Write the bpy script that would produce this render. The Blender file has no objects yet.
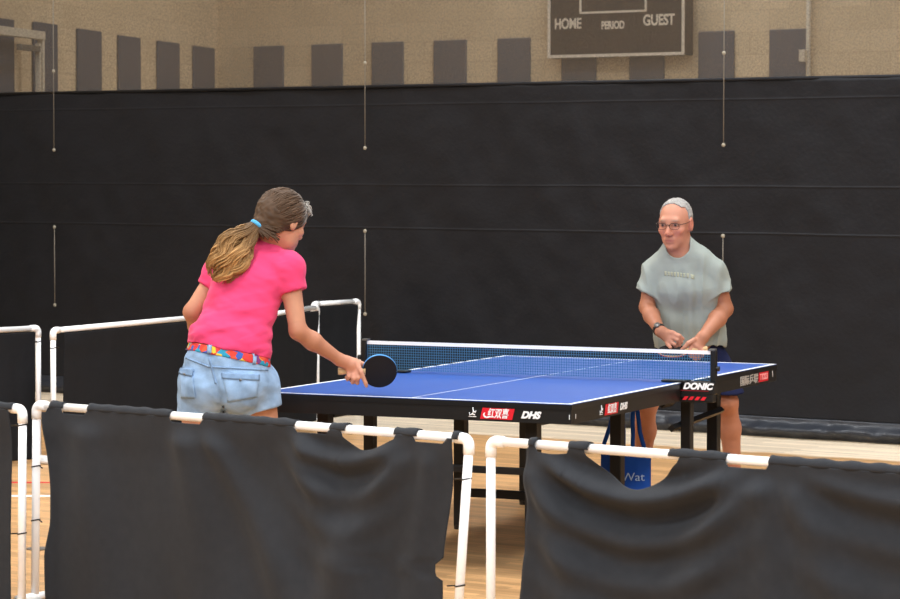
import bpy, bmesh, math, random
import numpy as np
from mathutils import Vector, Matrix, noise
from mathutils.bvhtree import BVHTree

S = bpy.context.scene
COL = S.collection
PI = math.pi

# ------------------------------------------------------------------ camera
FPX = 2800.0
CAM = np.array([5.31419, -12.32897, 1.75454])
YAW, TILT, ROLL = 0.43716, 1.52452, 0.00092


def rotm(a, b, c):
    ca, sa, cb, sb, cc, sc = math.cos(a), math.sin(a), math.cos(b), math.sin(b), math.cos(c), math.sin(c)
    Rz = np.array([[ca, -sa, 0], [sa, ca, 0], [0, 0, 1.]])
    Rx = np.array([[1., 0, 0], [0, cb, -sb], [0, sb, cb]])
    Rr = np.array([[cc, -sc, 0], [sc, cc, 0], [0, 0, 1.]])
    return Rz @ Rx @ Rr


RC = rotm(YAW, TILT, ROLL)
cd = bpy.data.cameras.new('camera')
cam = bpy.data.objects.new('camera', cd)
COL.objects.link(cam)
M4 = np.eye(4)
M4[:3, :3] = RC
M4[:3, 3] = CAM
cam.matrix_world = Matrix(M4.tolist())
cd.sensor_width = 36.0
cd.lens = FPX / 900 * 36
cd.clip_end = 200
cd.dof.use_dof = True
cd.dof.focus_distance = 13.0
cd.dof.aperture_fstop = 9.0
S.camera = cam


def ray(px, py):
    return RC @ np.array([(px - 450) / FPX, -(py - 299.5) / FPX, -1.0])


def at(px, py, depth):
    return CAM + ray(px, py) * depth


def on_z(px, py, z):
    d = ray(px, py)
    return CAM + d * ((z - CAM[2]) / d[2])


def on_plane(px, py, p0, n):
    d = ray(px, py)
    return CAM + d * (np.dot(n, p0 - CAM) / np.dot(n, d))


# ------------------------------------------------------------------ light
W = bpy.data.worlds.new('gym_air')
S.world = W
W.use_nodes = True
W.node_tree.nodes['Background'].inputs[0].default_value = (0.93, 0.97, 1.0, 1)
W.node_tree.nodes['Background'].inputs[1].default_value = 0.18


def area(name, loc, sx, sy, power, color=(0.965, 0.985, 1.0), target=None):
    l = bpy.data.lights.new(name, 'AREA')
    l.shape = 'RECTANGLE'
    l.size = sx
    l.size_y = sy
    l.energy = power
    l.color = color
    o = bpy.data.objects.new(name, l)
    COL.objects.link(o)
    o.location = loc
    if target is not None:
        o.rotation_euler = (Vector(target) - Vector(loc)).to_track_quat('-Z', 'Y').to_euler()
    return o


for gx in (-5.0, 0.5, 6.0):
    for gy in (-9.5, -3.5, 2.5):
        area('ceiling_lamp', (gx, gy, 7.5), 1.6, 1.6, 225)
for gx in (1.0, 5.5, 10.0):
    area('ceiling_lamp', (gx, -16.0, 6.5), 1.8, 1.8, 210, target=(gx * 0.4 - 1.0, 0.0, 0.8))
area('ceiling_lamp_far', (3.5, 12.0, 7.0), 1.8, 1.8, 430)
area('ceiling_lamp_far', (-4.0, 11.0, 7.0), 1.8, 1.8, 150)

S.view_settings.view_transform = 'Standard'
S.view_settings.look = 'None'
S.view_settings.gamma = 1.0
S.view_settings.use_curve_mapping = False
S.view_settings.exposure = 0.55


# ------------------------------------------------------------------ materials
def lin(c):
    return tuple(((v / 255) / 12.92 if v / 255 <= 0.04045 else ((v / 255 + 0.055) / 1.055) ** 2.4) for v in c) + (1,)


def mat(name, rgb, rough=0.6, spec=0.3, metal=0.0, bump=0.0, bscale=60, var=0.0, vscale=8, attr=None, stretch=None, sheen=0):
    m = bpy.data.materials.new(name)
    m.use_nodes = True
    nt = m.node_tree
    b = nt.nodes['Principled BSDF']
    b.inputs['Roughness'].default_value = rough
    b.inputs['Specular IOR Level'].default_value = spec
    b.inputs['Metallic'].default_value = metal
    if sheen:
        b.inputs['Sheen Weight'].default_value = sheen
    base = lin(rgb)
    b.inputs['Base Color'].default_value = base
    tc = nt.nodes.new('ShaderNodeTexCoord')
    vec = tc.outputs['Object']
    if stretch:
        mp = nt.nodes.new('ShaderNodeMapping')
        mp.inputs['Scale'].default_value = stretch
        nt.links.new(vec, mp.inputs['Vector'])
        vec = mp.outputs['Vector']
    src = None
    if attr:
        a = nt.nodes.new('ShaderNodeVertexColor')
        a.layer_name = attr
        src = a.outputs['Color']
        nt.links.new(src, b.inputs['Base Color'])
    if var:
        n = nt.nodes.new('ShaderNodeTexNoise')
        n.inputs['Scale'].default_value = vscale
        n.inputs['Detail'].default_value = 5
        nt.links.new(vec, n.inputs['Vector'])
        mr = nt.nodes.new('ShaderNodeMapRange')
        mr.inputs[1].default_value = 0.25
        mr.inputs[2].default_value = 0.75
        mr.inputs[3].default_value = 1 - var
        mr.inputs[4].default_value = 1 + var
        nt.links.new(n.outputs['Fac'], mr.inputs[0])
        mx = nt.nodes.new('ShaderNodeVectorMath')
        mx.operation = 'SCALE'
        if src:
            nt.links.new(src, mx.inputs[0])
        else:
            mx.inputs[0].default_value = base[:3]
        nt.links.new(mr.outputs[0], mx.inputs['Scale'])
        nt.links.new(mx.outputs[0], b.inputs['Base Color'])
    if bump:
        n2 = nt.nodes.new('ShaderNodeTexNoise')
        n2.inputs['Scale'].default_value = bscale
        n2.inputs['Detail'].default_value = 4
        nt.links.new(vec, n2.inputs['Vector'])
        bp = nt.nodes.new('ShaderNodeBump')
        bp.inputs['Strength'].default_value = bump
        bp.inputs['Distance'].default_value = 0.01
        nt.links.new(n2.outputs['Fac'], bp.inputs['Height'])
        nt.links.new(bp.outputs['Normal'], b.inputs['Normal'])
    return m


M = {}
M['vinyl'] = mat('black_vinyl', (26, 27, 31), 0.5, 0.16, bump=0.25, bscale=35, var=0.12, vscale=3)
M['shaded_black_cloth'] = mat('shaded_black_cloth', (33, 34, 37), 0.9, 0.12, bump=0.15, bscale=420, var=0.08, vscale=25)  # same black cloth, with the shade on the rear barriers put into its colour
M['vinyl_hem'] = mat('glossy_vinyl_hem', (38, 41, 48), 0.36, 0.32, bump=0.3, bscale=30)
M['black_cloth'] = mat('black_cloth', (47, 49, 53), 0.9, 0.12, bump=0.15, bscale=420, var=0.08, vscale=25, sheen=0.05)
M['pvc'] = mat('white_pvc', (246, 247, 248), 0.35, 0.4, var=0.03, vscale=10)
M['black_metal'] = mat('black_metal', (22, 21, 21), 0.45, 0.35, var=0.1)
M['black_plastic'] = mat('black_plastic', (17, 17, 18), 0.4, 0.4)
M['table_blue'] = mat('table_blue', (35, 78, 156), 0.42, 0.3, var=0.03, vscale=4)
M['white_paint'] = mat('white_paint', (232, 234, 238), 0.5, 0.3)
M['red_paint'] = mat('red_paint', (205, 28, 44), 0.5, 0.3)
M['net'] = mat('net_thread', (70, 116, 150), 0.8, 0.1)
M['net_tape'] = mat('net_tape', (232, 232, 236), 0.8, 0.1)
M['rubber_black'] = mat('rubber_black', (34, 30, 30), 0.75, 0.2)
M['rubber_red'] = mat('rubber_red', (170, 30, 35), 0.6, 0.2)
M['edge_blue'] = mat('edge_blue', (70, 148, 214), 0.5, 0.3)
M['wood'] = mat('pale_wood', (205, 170, 125), 0.5, 0.3, var=0.12, vscale=20, stretch=(1, 8, 8))
M['pink'] = mat('pink_cotton', (224, 68, 114), 0.9, 0.1, bump=0.08, bscale=300, var=0.03, vscale=14, sheen=0.1)
M['grey_shirt'] = mat('grey_green_jersey', (146, 153, 147), 0.85, 0.12, bump=0.08, bscale=300, var=0.03, vscale=14)
M['denim'] = mat('washed_denim', (146, 174, 206), 0.9, 0.1, bump=0.2, bscale=260, var=0.3, vscale=13)
M['denim_dark'] = mat('denim_seam', (128, 154, 186), 0.9, 0.1, var=0.15, vscale=60)
M['navy'] = mat('navy_cloth', (30, 34, 62), 0.85, 0.1, bump=0.1, bscale=200)
M['skin'] = mat('skin', (200, 150, 125), 0.5, 0.3, attr='tint', var=0.05, vscale=30)
M['hair'] = mat('hair', (100, 80, 60), 0.6, 0.2, attr='tint')
M['white_hair'] = mat('short_white_hair', (205, 200, 194), 0.7, 0.25, bump=0.6, bscale=160, attr='tint')
M['tie_blue'] = mat('blue_hair_tie', (86, 172, 222), 0.7, 0.2)
M['shoe'] = mat('white_shoe', (215, 215, 220), 0.6, 0.3)
M['glass_rim'] = mat('spectacle_metal', (62, 50, 44), 0.35, 0.5, metal=0.6)
M['bag'] = mat('blue_bag', (24, 78, 172), 0.7, 0.2, var=0.06, vscale=12)
M['bag_text'] = mat('bag_lettering', (170, 195, 225), 0.7, 0.2)
M['panel_grey'] = mat('acoustic_fabric', (80, 82, 90), 0.95, 0.05, bump=0.2, bscale=200, var=0.06, vscale=5)
M['board'] = mat('scoreboard_face', (36, 33, 32), 0.6, 0.2, var=0.05)
M['board_text'] = mat('scoreboard_lettering', (205, 195, 180), 0.7, 0.2)
M['rope'] = mat('pale_rope', (120, 114, 104), 0.8, 0.2)
M['knob'] = mat('pale_grommet', (150, 143, 128), 0.5, 0.3)
M['pale_metal'] = mat('pale_painted_metal', (190, 180, 162), 0.5, 0.3)
M['steel'] = mat('dull_steel', (120, 118, 115), 0.4, 0.5, metal=0.7)
M['yellow_print'] = mat('faded_yellow_print', (160, 162, 142), 0.85, 0.1)
M['lens'] = mat('spectacle_lens', (200, 190, 180), 0.1, 0.5)
_b = M['lens'].node_tree.nodes['Principled BSDF']
_b.inputs['Transmission Weight'].default_value = 1.0
_b.inputs['IOR'].default_value = 1.02
_b.inputs['Alpha'].default_value = 0.35


def belt_mat():
    m = mat('painted_belt', (200, 60, 50), 0.7, 0.2)
    nt = m.node_tree
    b = nt.nodes['Principled BSDF']
    tc = nt.nodes.new('ShaderNodeTexCoord')
    v = nt.nodes.new('ShaderNodeTexVoronoi')
    v.inputs['Scale'].default_value = 40
    nt.links.new(tc.outputs['Object'], v.inputs['Vector'])
    sp = nt.nodes.new('ShaderNodeSeparateColor')
    nt.links.new(v.outputs['Color'], sp.inputs[0])
    r = nt.nodes.new('ShaderNodeValToRGB')
    r.color_ramp.interpolation = 'CONSTANT'
    cols = [(205, 62, 50), (214, 84, 56), (60, 92, 170), (206, 60, 60), (226, 186, 60), (40, 140, 170), (120, 60, 120)]
    e = r.color_ramp.elements
    e[0].color = lin(cols[0])
    e[1].position = 0.2
    e[1].color = lin(cols[1])
    for i, p in enumerate((0.36, 0.5, 0.66, 0.8, 0.92)):
        q = e.new(p)
        q.color = lin(cols[i + 2])
    nt.links.new(sp.outputs[0], r.inputs[0])
    nt.links.new(r.outputs[0], b.inputs['Base Color'])
    return m


M['belt'] = belt_mat()


def floor_mat(u, origin, edge):
    """maple strips parallel to the curtain; a pale bare band near the curtain and amber lacquer in front of it"""
    m = mat('maple_strip_floor', (200, 165, 125), 0.32, 0.4)
    nt = m.node_tree
    b = nt.nodes['Principled BSDF']
    tc = nt.nodes.new('ShaderNodeTexCoord')
    mp = nt.nodes.new('ShaderNodeMapping')
    mp.vector_type = 'TEXTURE'
    mp.inputs['Rotation'].default_value = (0, 0, math.atan2(u[1], u[0]))
    nt.links.new(tc.outputs['Object'], mp.inputs['Vector'])
    br = nt.nodes.new('ShaderNodeTexBrick')
    br.inputs['Scale'].default_value = 1.0
    br.inputs['Brick Width'].default_value = 0.85
    br.inputs['Row Height'].default_value = 0.057
    br.inputs['Mortar Size'].default_value = 0.0016
    br.inputs['Bias'].default_value = 0.0
    br.inputs['Color1'].default_value = (0.78, 0.78, 0.78, 1)
    br.inputs['Color2'].default_value = (1.18, 1.18, 1.18, 1)
    br.inputs['Mortar'].default_value = (0.45, 0.42, 0.4, 1)
    nt.links.new(mp.outputs['Vector'], br.inputs['Vector'])
    m2 = nt.nodes.new('ShaderNodeMapping')
    m2.inputs['Scale'].default_value = (1.2, 24, 1)
    nt.links.new(mp.outputs['Vector'], m2.inputs['Vector'])
    n = nt.nodes.new('ShaderNodeTexNoise')
    n.inputs['Scale'].default_value = 1.6
    n.inputs['Detail'].default_value = 6
    nt.links.new(m2.outputs['Vector'], n.inputs['Vector'])
    mr = nt.nodes.new('ShaderNodeMapRange')
    mr.inputs[1].default_value = 0.3
    mr.inputs[2].default_value = 0.7
    mr.inputs[3].default_value = 0.86
    mr.inputs[4].default_value = 1.12
    nt.links.new(n.outputs['Fac'], mr.inputs[0])
    # band boundary
    sp = nt.nodes.new('ShaderNodeSeparateXYZ')
    nt.links.new(mp.outputs['Vector'], sp.inputs[0])
    n3 = nt.nodes.new('ShaderNodeTexNoise')
    n3.inputs['Scale'].default_value = 2.5
    nt.links.new(mp.outputs['Vector'], n3.inputs['Vector'])
    ad = nt.nodes.new('ShaderNodeMath')
    ad.operation = 'MULTIPLY_ADD'
    nt.links.new(n3.outputs['Fac'], ad.inputs[0])
    ad.inputs[1].default_value = 0.25
    nt.links.new(sp.outputs[1], ad.inputs[2])
    st = nt.nodes.new('ShaderNodeMapRange')
    st.inputs[1].default_value = edge + 0.08
    st.inputs[2].default_value = edge + 0.18
    nt.links.new(ad.outputs[0], st.inputs[0])
    mix = nt.nodes.new('ShaderNodeMix')
    mix.data_type = 'RGBA'
    mix.inputs[6].default_value = lin((204, 158, 108))
    mix.inputs[7].default_value = lin((244, 224, 196))
    nt.links.new(st.outputs[0], mix.inputs[0])
    ml = nt.nodes.new('ShaderNodeVectorMath')
    ml.operation = 'MULTIPLY'
    nt.links.new(mix.outputs[2], ml.inputs[0])
    nt.links.new(br.outputs['Color'], ml.inputs[1])
    sc = nt.nodes.new('ShaderNodeVectorMath')
    sc.operation = 'SCALE'
    nt.links.new(ml.outputs[0], sc.inputs[0])
    nt.links.new(mr.outputs[0], sc.inputs['Scale'])
    nt.links.new(sc.outputs[0], b.inputs['Base Color'])
    return m


def block_mat():
    m = mat('painted_concrete_block', (196, 176, 146), 0.85, 0.15)
    nt = m.node_tree
    b = nt.nodes['Principled BSDF']
    uv = nt.nodes.new('ShaderNodeUVMap')
    br = nt.nodes.new('ShaderNodeTexBrick')
    br.inputs['Scale'].default_value = 1.0
    br.inputs['Brick Width'].default_value = 0.4
    br.inputs['Row Height'].default_value = 0.2
    br.inputs['Mortar Size'].default_value = 0.006
    br.inputs['Color1'].default_value = lin((198, 178, 148))
    br.inputs['Color2'].default_value = lin((188, 168, 138))
    br.inputs['Mortar'].default_value = lin((184, 164, 135))
    nt.links.new(uv.outputs[0], br.inputs['Vector'])
    nt.links.new(br.outputs['Color'], b.inputs['Base Color'])
    bp = nt.nodes.new('ShaderNodeBump')
    bp.inputs['Strength'].default_value = 0.2
    bp.inputs['Distance'].default_value = 0.01
    nt.links.new(br.outputs['Fac'], bp.inputs['Height'])
    bp.invert = True
    nt.links.new(bp.outputs['Normal'], b.inputs['Normal'])
    return m


def mesh_mat():
    m = bpy.data.materials.new('open_weave_mesh')
    m.use_nodes = True
    nt = m.node_tree
    b = nt.nodes['Principled BSDF']
    out = nt.nodes['Material Output']
    b.inputs['Base Color'].default_value = lin((92, 80, 66))
    b.inputs['Roughness'].default_value = 0.9
    tr = nt.nodes.new('ShaderNodeBsdfTransparent')
    mx = nt.nodes.new('ShaderNodeMixShader')
    tc = nt.nodes.new('ShaderNodeTexCoord')
    n = nt.nodes.new('ShaderNodeTexNoise')
    n.inputs['Scale'].default_value = 70
    n.inputs['Detail'].default_value = 3
    nt.links.new(tc.outputs['Object'], n.inputs['Vector'])
    mr = nt.nodes.new('ShaderNodeMapRange')
    mr.inputs[1].default_value = 0.3
    mr.inputs[2].default_value = 0.7
    mr.inputs[3].default_value = 0.18
    mr.inputs[4].default_value = 0.34
    nt.links.new(n.outputs['Fac'], mr.inputs[0])
    nt.links.new(mr.outputs[0], mx.inputs[0])
    nt.links.new(tr.outputs[0], mx.inputs[1])
    nt.links.new(b.outputs[0], mx.inputs[2])
    nt.links.new(mx.outputs[0], out.inputs['Surface'])
    return m


# ------------------------------------------------------------------ object helpers
def tag(o, label, cat, group=None):
    o['label'] = label
    o['category'] = cat
    if group:
        o['group'] = group
    return o


def empty(name, loc, rz, label, cat, group=None):
    o = bpy.data.objects.new(name, None)
    COL.objects.link(o)
    o.location = loc
    o.rotation_euler = (0, 0, rz)
    o.empty_display_size = 0.1
    return tag(o, label, cat, group)


def link(name, me, m=None, parent=None, smooth=False, label=None):
    o = bpy.data.objects.new(name, me)
    COL.objects.link(o)
    if m is not None:
        me.materials.clear()
        me.materials.append(m)
    if parent is not None:
        o.parent = parent
    if smooth:
        me.polygons.foreach_set('use_smooth', [True] * len(me.polygons))
    if label:
        o['label'] = label
    return o


class MB:
    """collects vertices and faces for one mesh"""

    def __init__(self):
        self.v = []
        self.f = []

    def add(self, vs, fs):
        n = len(self.v)
        self.v += [tuple(map(float, p)) for p in vs]
        self.f += [tuple(i + n for i in f) for f in fs]
        return self

    def box(self, c, s, rot=None):
        c = np.array(c, float)
        h = np.array(s, float) / 2
        R = np.eye(3) if rot is None else np.array(rot)
        vs = [c + R @ (h * np.array([x, y, z])) for x in (-1, 1) for y in (-1, 1) for z in (-1, 1)]
        fs = [(0, 1, 3, 2), (4, 6, 7, 5), (0, 4, 5, 1), (2, 3, 7, 6), (0, 2, 6, 4), (1, 5, 7, 3)]
        return self.add(vs, fs)

    def tube(self, pts, r, n=12, caps=True, flat=1.0):
        P = [np.array(p, float) for p in pts]
        rs = r if hasattr(r, '__len__') else [r] * len(P)
        T = []
        for i in range(len(P)):
            t = P[min(i + 1, len(P) - 1)] - P[max(i - 1, 0)]
            T.append(t / (np.linalg.norm(t) + 1e-12))
        a = np.array([0, 0, 1.]) if abs(T[0][2]) < 0.9 else np.array([1., 0, 0])
        nrm = a - T[0] * np.dot(a, T[0])
        nrm /= np.linalg.norm(nrm)
        vs = []
        for p, t, rr in zip(P, T, rs):
            nrm = nrm - t * np.dot(nrm, t)
            nrm /= np.linalg.norm(nrm) + 1e-12
            b = np.cross(t, nrm)
            for k in range(n):
                an = 2 * PI * k / n
                vs.append(p + rr * (math.cos(an) * nrm * flat + math.sin(an) * b))
        fs = []
        for i in range(len(P) - 1):
            for k in range(n):
                k2 = (k + 1) % n
                fs.append((i * n + k, i * n + k2, (i + 1) * n + k2, (i + 1) * n + k))
        if caps:
            fs.append(tuple(reversed(range(n))))
            fs.append(tuple((len(P) - 1) * n + k for k in range(n)))
        return self.add(vs, fs)

    def grid(self, A):
        """A: nu x nv x 3 array of points"""
        nu, nv = A.shape[:2]
        fs = [(i * nv + j, (i + 1) * nv + j, (i + 1) * nv + j + 1, i * nv + j + 1) for i in range(nu - 1) for j in range(nv - 1)]
        return self.add(A.reshape(-1, 3), fs)

    def sphere(self, c, r, n=10):
        c = np.array(c, float)
        r = np.array(r if hasattr(r, '__len__') else (r, r, r), float)
        vs = [c + r * np.array([0, 0, 1])]
        for i in range(1, n):
            th = PI * i / n
            for k in range(2 * n):
                ph = PI * k / n
                vs.append(c + r * np.array([math.sin(th) * math.cos(ph), math.sin(th) * math.sin(ph), math.cos(th)]))
        vs.append(c - r * np.array([0, 0, 1]))
        m = 2 * n
        fs = [(0, 1 + k, 1 + (k + 1) % m) for k in range(m)]
        for i in range(n - 2):
            for k in range(m):
                a = 1 + i * m + k
                b = 1 + i * m + (k + 1) % m
                fs.append((a, a + m, b + m, b))
        e = len(vs) - 1
        o = 1 + (n - 2) * m
        fs += [(o + k, e, o + (k + 1) % m) for k in range(m)]
        return self.add(vs, fs)

    def build(self, name, m, parent=None, smooth=False, bevel=0, solid=0, label=None):
        me = bpy.data.meshes.new(name)
        me.from_pydata(self.v, [], self.f)
        me.update()
        if bevel:
            bm = bmesh.new()
            bm.from_mesh(me)
            bmesh.ops.bevel(bm, geom=bm.edges[:] , offset=bevel, segments=2, affect='EDGES', profile=0.5)
            bm.to_mesh(me)
            bm.free()
        o = link(name, me, m, parent, smooth, label)
        if solid:
            md = o.modifiers.new('thickness', 'SOLIDIFY')
            md.thickness = solid
            md.offset = 0
        return o


def text(name, s, size, m, parent, origin, ux, uy, shear=0.0, extrude=0.0008, width=None, align='CENTER', label=None, bold=0.0):
    """lettering as mesh lying in the plane ux (reading direction) / uy (up)"""
    c = bpy.data.curves.new('lettering', 'FONT')
    c.body = s
    c.size = size
    c.align_x = align
    c.shear = shear
    c.extrude = extrude
    c.offset = bold
    t = bpy.data.objects.new('tmp', c)
    COL.objects.link(t)
    dg = bpy.context.evaluated_depsgraph_get()
    dg.update()
    me = bpy.data.meshes.new_from_object(t.evaluated_get(dg))
    bpy.data.objects.remove(t)
    ux = np.array(ux, float)
    uy = np.array(uy, float)
    uz = np.cross(ux, uy)
    co = np.zeros(len(me.vertices) * 3)
    me.vertices.foreach_get('co', co)
    co = co.reshape(-1, 3)
    if width:
        w = co[:, 0].max() - co[:, 0].min()
        co[:, 0] *= width / w
    out = np.array(origin) + co[:, :1] * ux + co[:, 1:2] * uy + co[:, 2:3] * uz
    me.vertices.foreach_set('co', out.ravel())
    me.update()
    return link(name, me, m, parent, False, label)


# ------------------------------------------------------------------ the hall
CU = np.array([0.9864, -0.1642, 0.0])
CU /= np.linalg.norm(CU)
CN = np.array([CU[1], -CU[0], 0.0])          # towards the camera
CN = CN if np.dot(CN, CAM) > 0 else -CN
CN = np.array([-0.1642, -0.9864, 0.0])
C0 = np.array([-0.741, 5.227, 0.0])

edge = 4.11
fm = floor_mat(CU, C0, edge)
b = MB()
b.box((-1, 2, -0.05), (40, 44, 0.1))
fl = b.build('floor', fm)
fl['kind'] = 'structure'

# far wall (parallel to the curtain) and side wall
FW0 = at(218, 100, 28.9)
FW0[2] = 0


def wall(name, p0, p1, h, m):
    d = p1 - p0
    L = float(np.linalg.norm(d))
    ang = math.atan2(d[1], d[0])
    n = np.array([-math.sin(ang), math.cos(ang), 0])
    sg = -1 if np.dot(n, CAM - p0) > 0 else 1
    me = bpy.data.meshes.new(name)
    vs = [(x, y, z) for x in (0, L) for y in (0, 0.2 * sg) for z in (-0.1, h)]
    me.from_pydata(vs, [], [(0, 1, 3, 2), (4, 6, 7, 5), (0, 4, 5, 1), (2, 3, 7, 6), (0, 2, 6, 4), (1, 5, 7, 3)])
    uvl = me.uv_layers.new(name='UVMap')
    for lp in me.loops:
        v = me.vertices[lp.vertex_index].co
        uvl.data[lp.index].uv = (v.x, v.z)
    o = link(name, me, m)
    o.location = (p0[0], p0[1], 0)
    o.rotation_euler = (0, 0, ang)
    o['kind'] = 'structure'
    return o


bm_ = block_mat()
FAR1 = FW0 + CU * 16
wall('wall_back', FW0 - CU * 0.0, FAR1, 9.0, bm_)
rh = RC[:, 0].copy()
rh[2] = 0
fh = -RC[:, 2].copy()
fh[2] = 0
sd = -1.1 * rh - 4.7 * fh
sd /= np.linalg.norm(sd)
wall('wall_left', FW0, FW0 + sd * 22, 9.0, bm_)
SN = np.array([-sd[1], sd[0], 0])
if np.dot(SN, CAM - FW0) < 0:
    SN = -SN

ORD = ['first', 'second', 'third', 'fourth', 'fifth', 'sixth', 'seventh', 'eighth', 'ninth']


def wall_panel(px0, px1, pyt, zb, p0, n, th, gap=0.004):
    q0 = p0 + n * (th + gap)
    a = on_plane(px0, pyt, q0, n)
    c = on_plane(px1, pyt, q0, n)
    t = c - a
    t[2] = 0
    w = float(np.linalg.norm(t))
    ztop = float(a[2] + c[2]) / 2
    mid = (a + c) / 2 - n * (th / 2)
    o = MB().box((0, 0, (ztop - zb) / 2), (w, th, ztop - zb)).build('acoustic_panel', M['panel_grey'], bevel=0.008)
    o.location = (mid[0], mid[1], zb)
    o.rotation_euler = (0, 0, math.atan2(t[1], t[0]))
    return o


for i, (x0, x1, y) in enumerate([(253, 283, 46), (311, 342, 44), (371, 403, 42), (433, 466, 40), (497, 530, 38),
                                 (561, 596, 36), (629, 664, 33.5), (698, 734, 31), (769, 807, 29)]):
    o = wall_panel(x0, x1, y, 0.9, FW0, CN, 0.02)
    extra = {5: ' below the left end of the scoreboard', 6: ' below the right end of the scoreboard',
             7: ' just right of the scoreboard', 8: ' rightmost and beside the pale conduit'}.get(i, ', %s from the room corner' % ORD[i])
    tag(o, 'grey fabric acoustic panel on the far wall' + extra, 'acoustic panel', 'acoustic panels on the far wall')
for i, (x0, x1, y) in enumerate([(194, 215, 47), (158, 180, 42), (119, 141, 36.5), (78, 102, 30), (34, 58, 23), (-12, 14.5, 18)]):
    o = wall_panel(x0, x1, y, 0.9, FW0, SN, 0.02)
    tag(o, 'dark grey acoustic panel on the left side wall, %s from the room corner' % ORD[i] if i < 5 else
        'grey acoustic panel on the left side wall behind the pale metal frame', 'acoustic panel', 'acoustic panels on the left wall')

# scoreboard
SBP = FW0 + CN * 0.25
sb0 = on_plane(547.5, 58, SBP, CN)
sb1 = on_plane(684, 55, SBP, CN)
sbw = float(np.linalg.norm((sb1 - sb0)[:2]))
sbz = float((sb0[2] + sb1[2]) / 2)
sbh = 1.05
px_m = sbw / 136.5
px_z = float(np.dot(sb0 - CAM, -RC[:, 2])) / FPX
sbo = sb0 - CN * 0.18
SB = empty('scoreboard', (sbo[0], sbo[1], sbz), math.atan2(CU[1], CU[0]),
           'dark wall scoreboard lettered HOME, PERIOD and GUEST high on the far wall', 'scoreboard')
MB().box((sbw / 2, -0.09, sbh / 2), (sbw, 0.16, sbh)).build('case', M['board'], SB, bevel=0.006)
fr = MB()
yq = -0.175
for (x0, z0, x1, z1) in [(0, 0, sbw, 0.028), (0, sbh - 0.028, sbw, sbh), (0, 0.028, 0.026, sbh - 0.028), (sbw - 0.026, 0.028, sbw, sbh - 0.028)]:
    fr.box(((x0 + x1) / 2, yq, (z0 + z1) / 2), (x1 - x0, 0.012, z1 - z0))
fr.build('border', M['board_text'], SB, label='pale line border')
fr = MB()
xa, xb_, za = 32.5 * px_m, 99.5 * px_m, 43 * px_z
for (x0, z0, x1, z1) in [(xa, za, xb_, za + 0.018), (xa, za + 0.3, xb_, za + 0.318), (xa, za, xa + 0.018, za + 0.318), (xb_ - 0.018, za, xb_, za + 0.318)]:
    fr.box(((x0 + x1) / 2, yq, (z0 + z1) / 2), (x1 - x0, 0.012, z1 - z0))
fr.build('clock_border', M['board_text'], SB)
for s, xc, zb, hgt, wd in [('HOME', 20.5, 30.5, 10.3, 27), ('PERIOD', 66, 29, 7.5, 23), ('GUEST', 111.5, 31.2, 10.6, 31)]:
    text('lettering', s, hgt * px_z / 0.72, M['board_text'], SB, (xc * px_m, yq, (zb - 1.5) * px_z), (1, 0, 0), (0, 0, 1), width=wd * px_m, bold=0.004)

# conduit with box, right of the last panel
ca = on_plane(810.5, 50, FW0, CN)
CD = empty('wall_conduit', (ca[0], ca[1], 0), math.atan2(CU[1], CU[0]), 'pale vertical conduit with a small box on the far wall', 'conduit')
MB().tube([(0, -0.04, 0.9), (0, -0.04, 4.5)], 0.022, 10).build('pipe', M['pale_metal'], CD, True)
cb = on_plane(808, 62, FW0, CN)
ct = on_plane(808, 50, FW0, CN)
MB().box((-0.03, -0.06, (cb[2] + ct[2]) / 2), (0.06, 0.1, ct[2] - cb[2])).build('junction_box', M['pale_metal'], CD, bevel=0.004)

# pale metal frame on the side wall, far left
fa = on_plane(-6, 36, FW0, SN)
fb = on_plane(24, 36, FW0, SN)
FRM = empty('metal_frame', (fb[0], fb[1], 0), math.atan2(sd[1], sd[0]), 'pale metal frame standing out from the left wall at the photo edge', 'frame')
loc_n = Matrix.Rotation(-math.atan2(sd[1], sd[0]), 3, 'Z') @ Vector(SN)
sgn = 1 if loc_n.y > 0 else -1
Lf = float(np.linalg.norm((fb - fa)[:2])) + 0.6
zt = float(fb[2])
MB().box((Lf / 2, sgn * 0.16, zt), (Lf, 0.07, 0.07)).build('top_bar', M['pale_metal'], FRM, bevel=0.004)
MB().box((0.02, sgn * 0.16, zt / 2), (0.05, 0.05, zt)).build('upright', M['pale_metal'], FRM, bevel=0.004)
MB().box((0.16, sgn * 0.19, zt / 2 - 0.035), (0.04, 0.04, zt - 0.08)).build('upright', M['pale_metal'], FRM, bevel=0.004)
MB().box((0.4, sgn * 0.2, zt - 0.12), (0.42, 0.05, 0.05)).build('brace', M['steel'], FRM, bevel=0.004)

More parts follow.
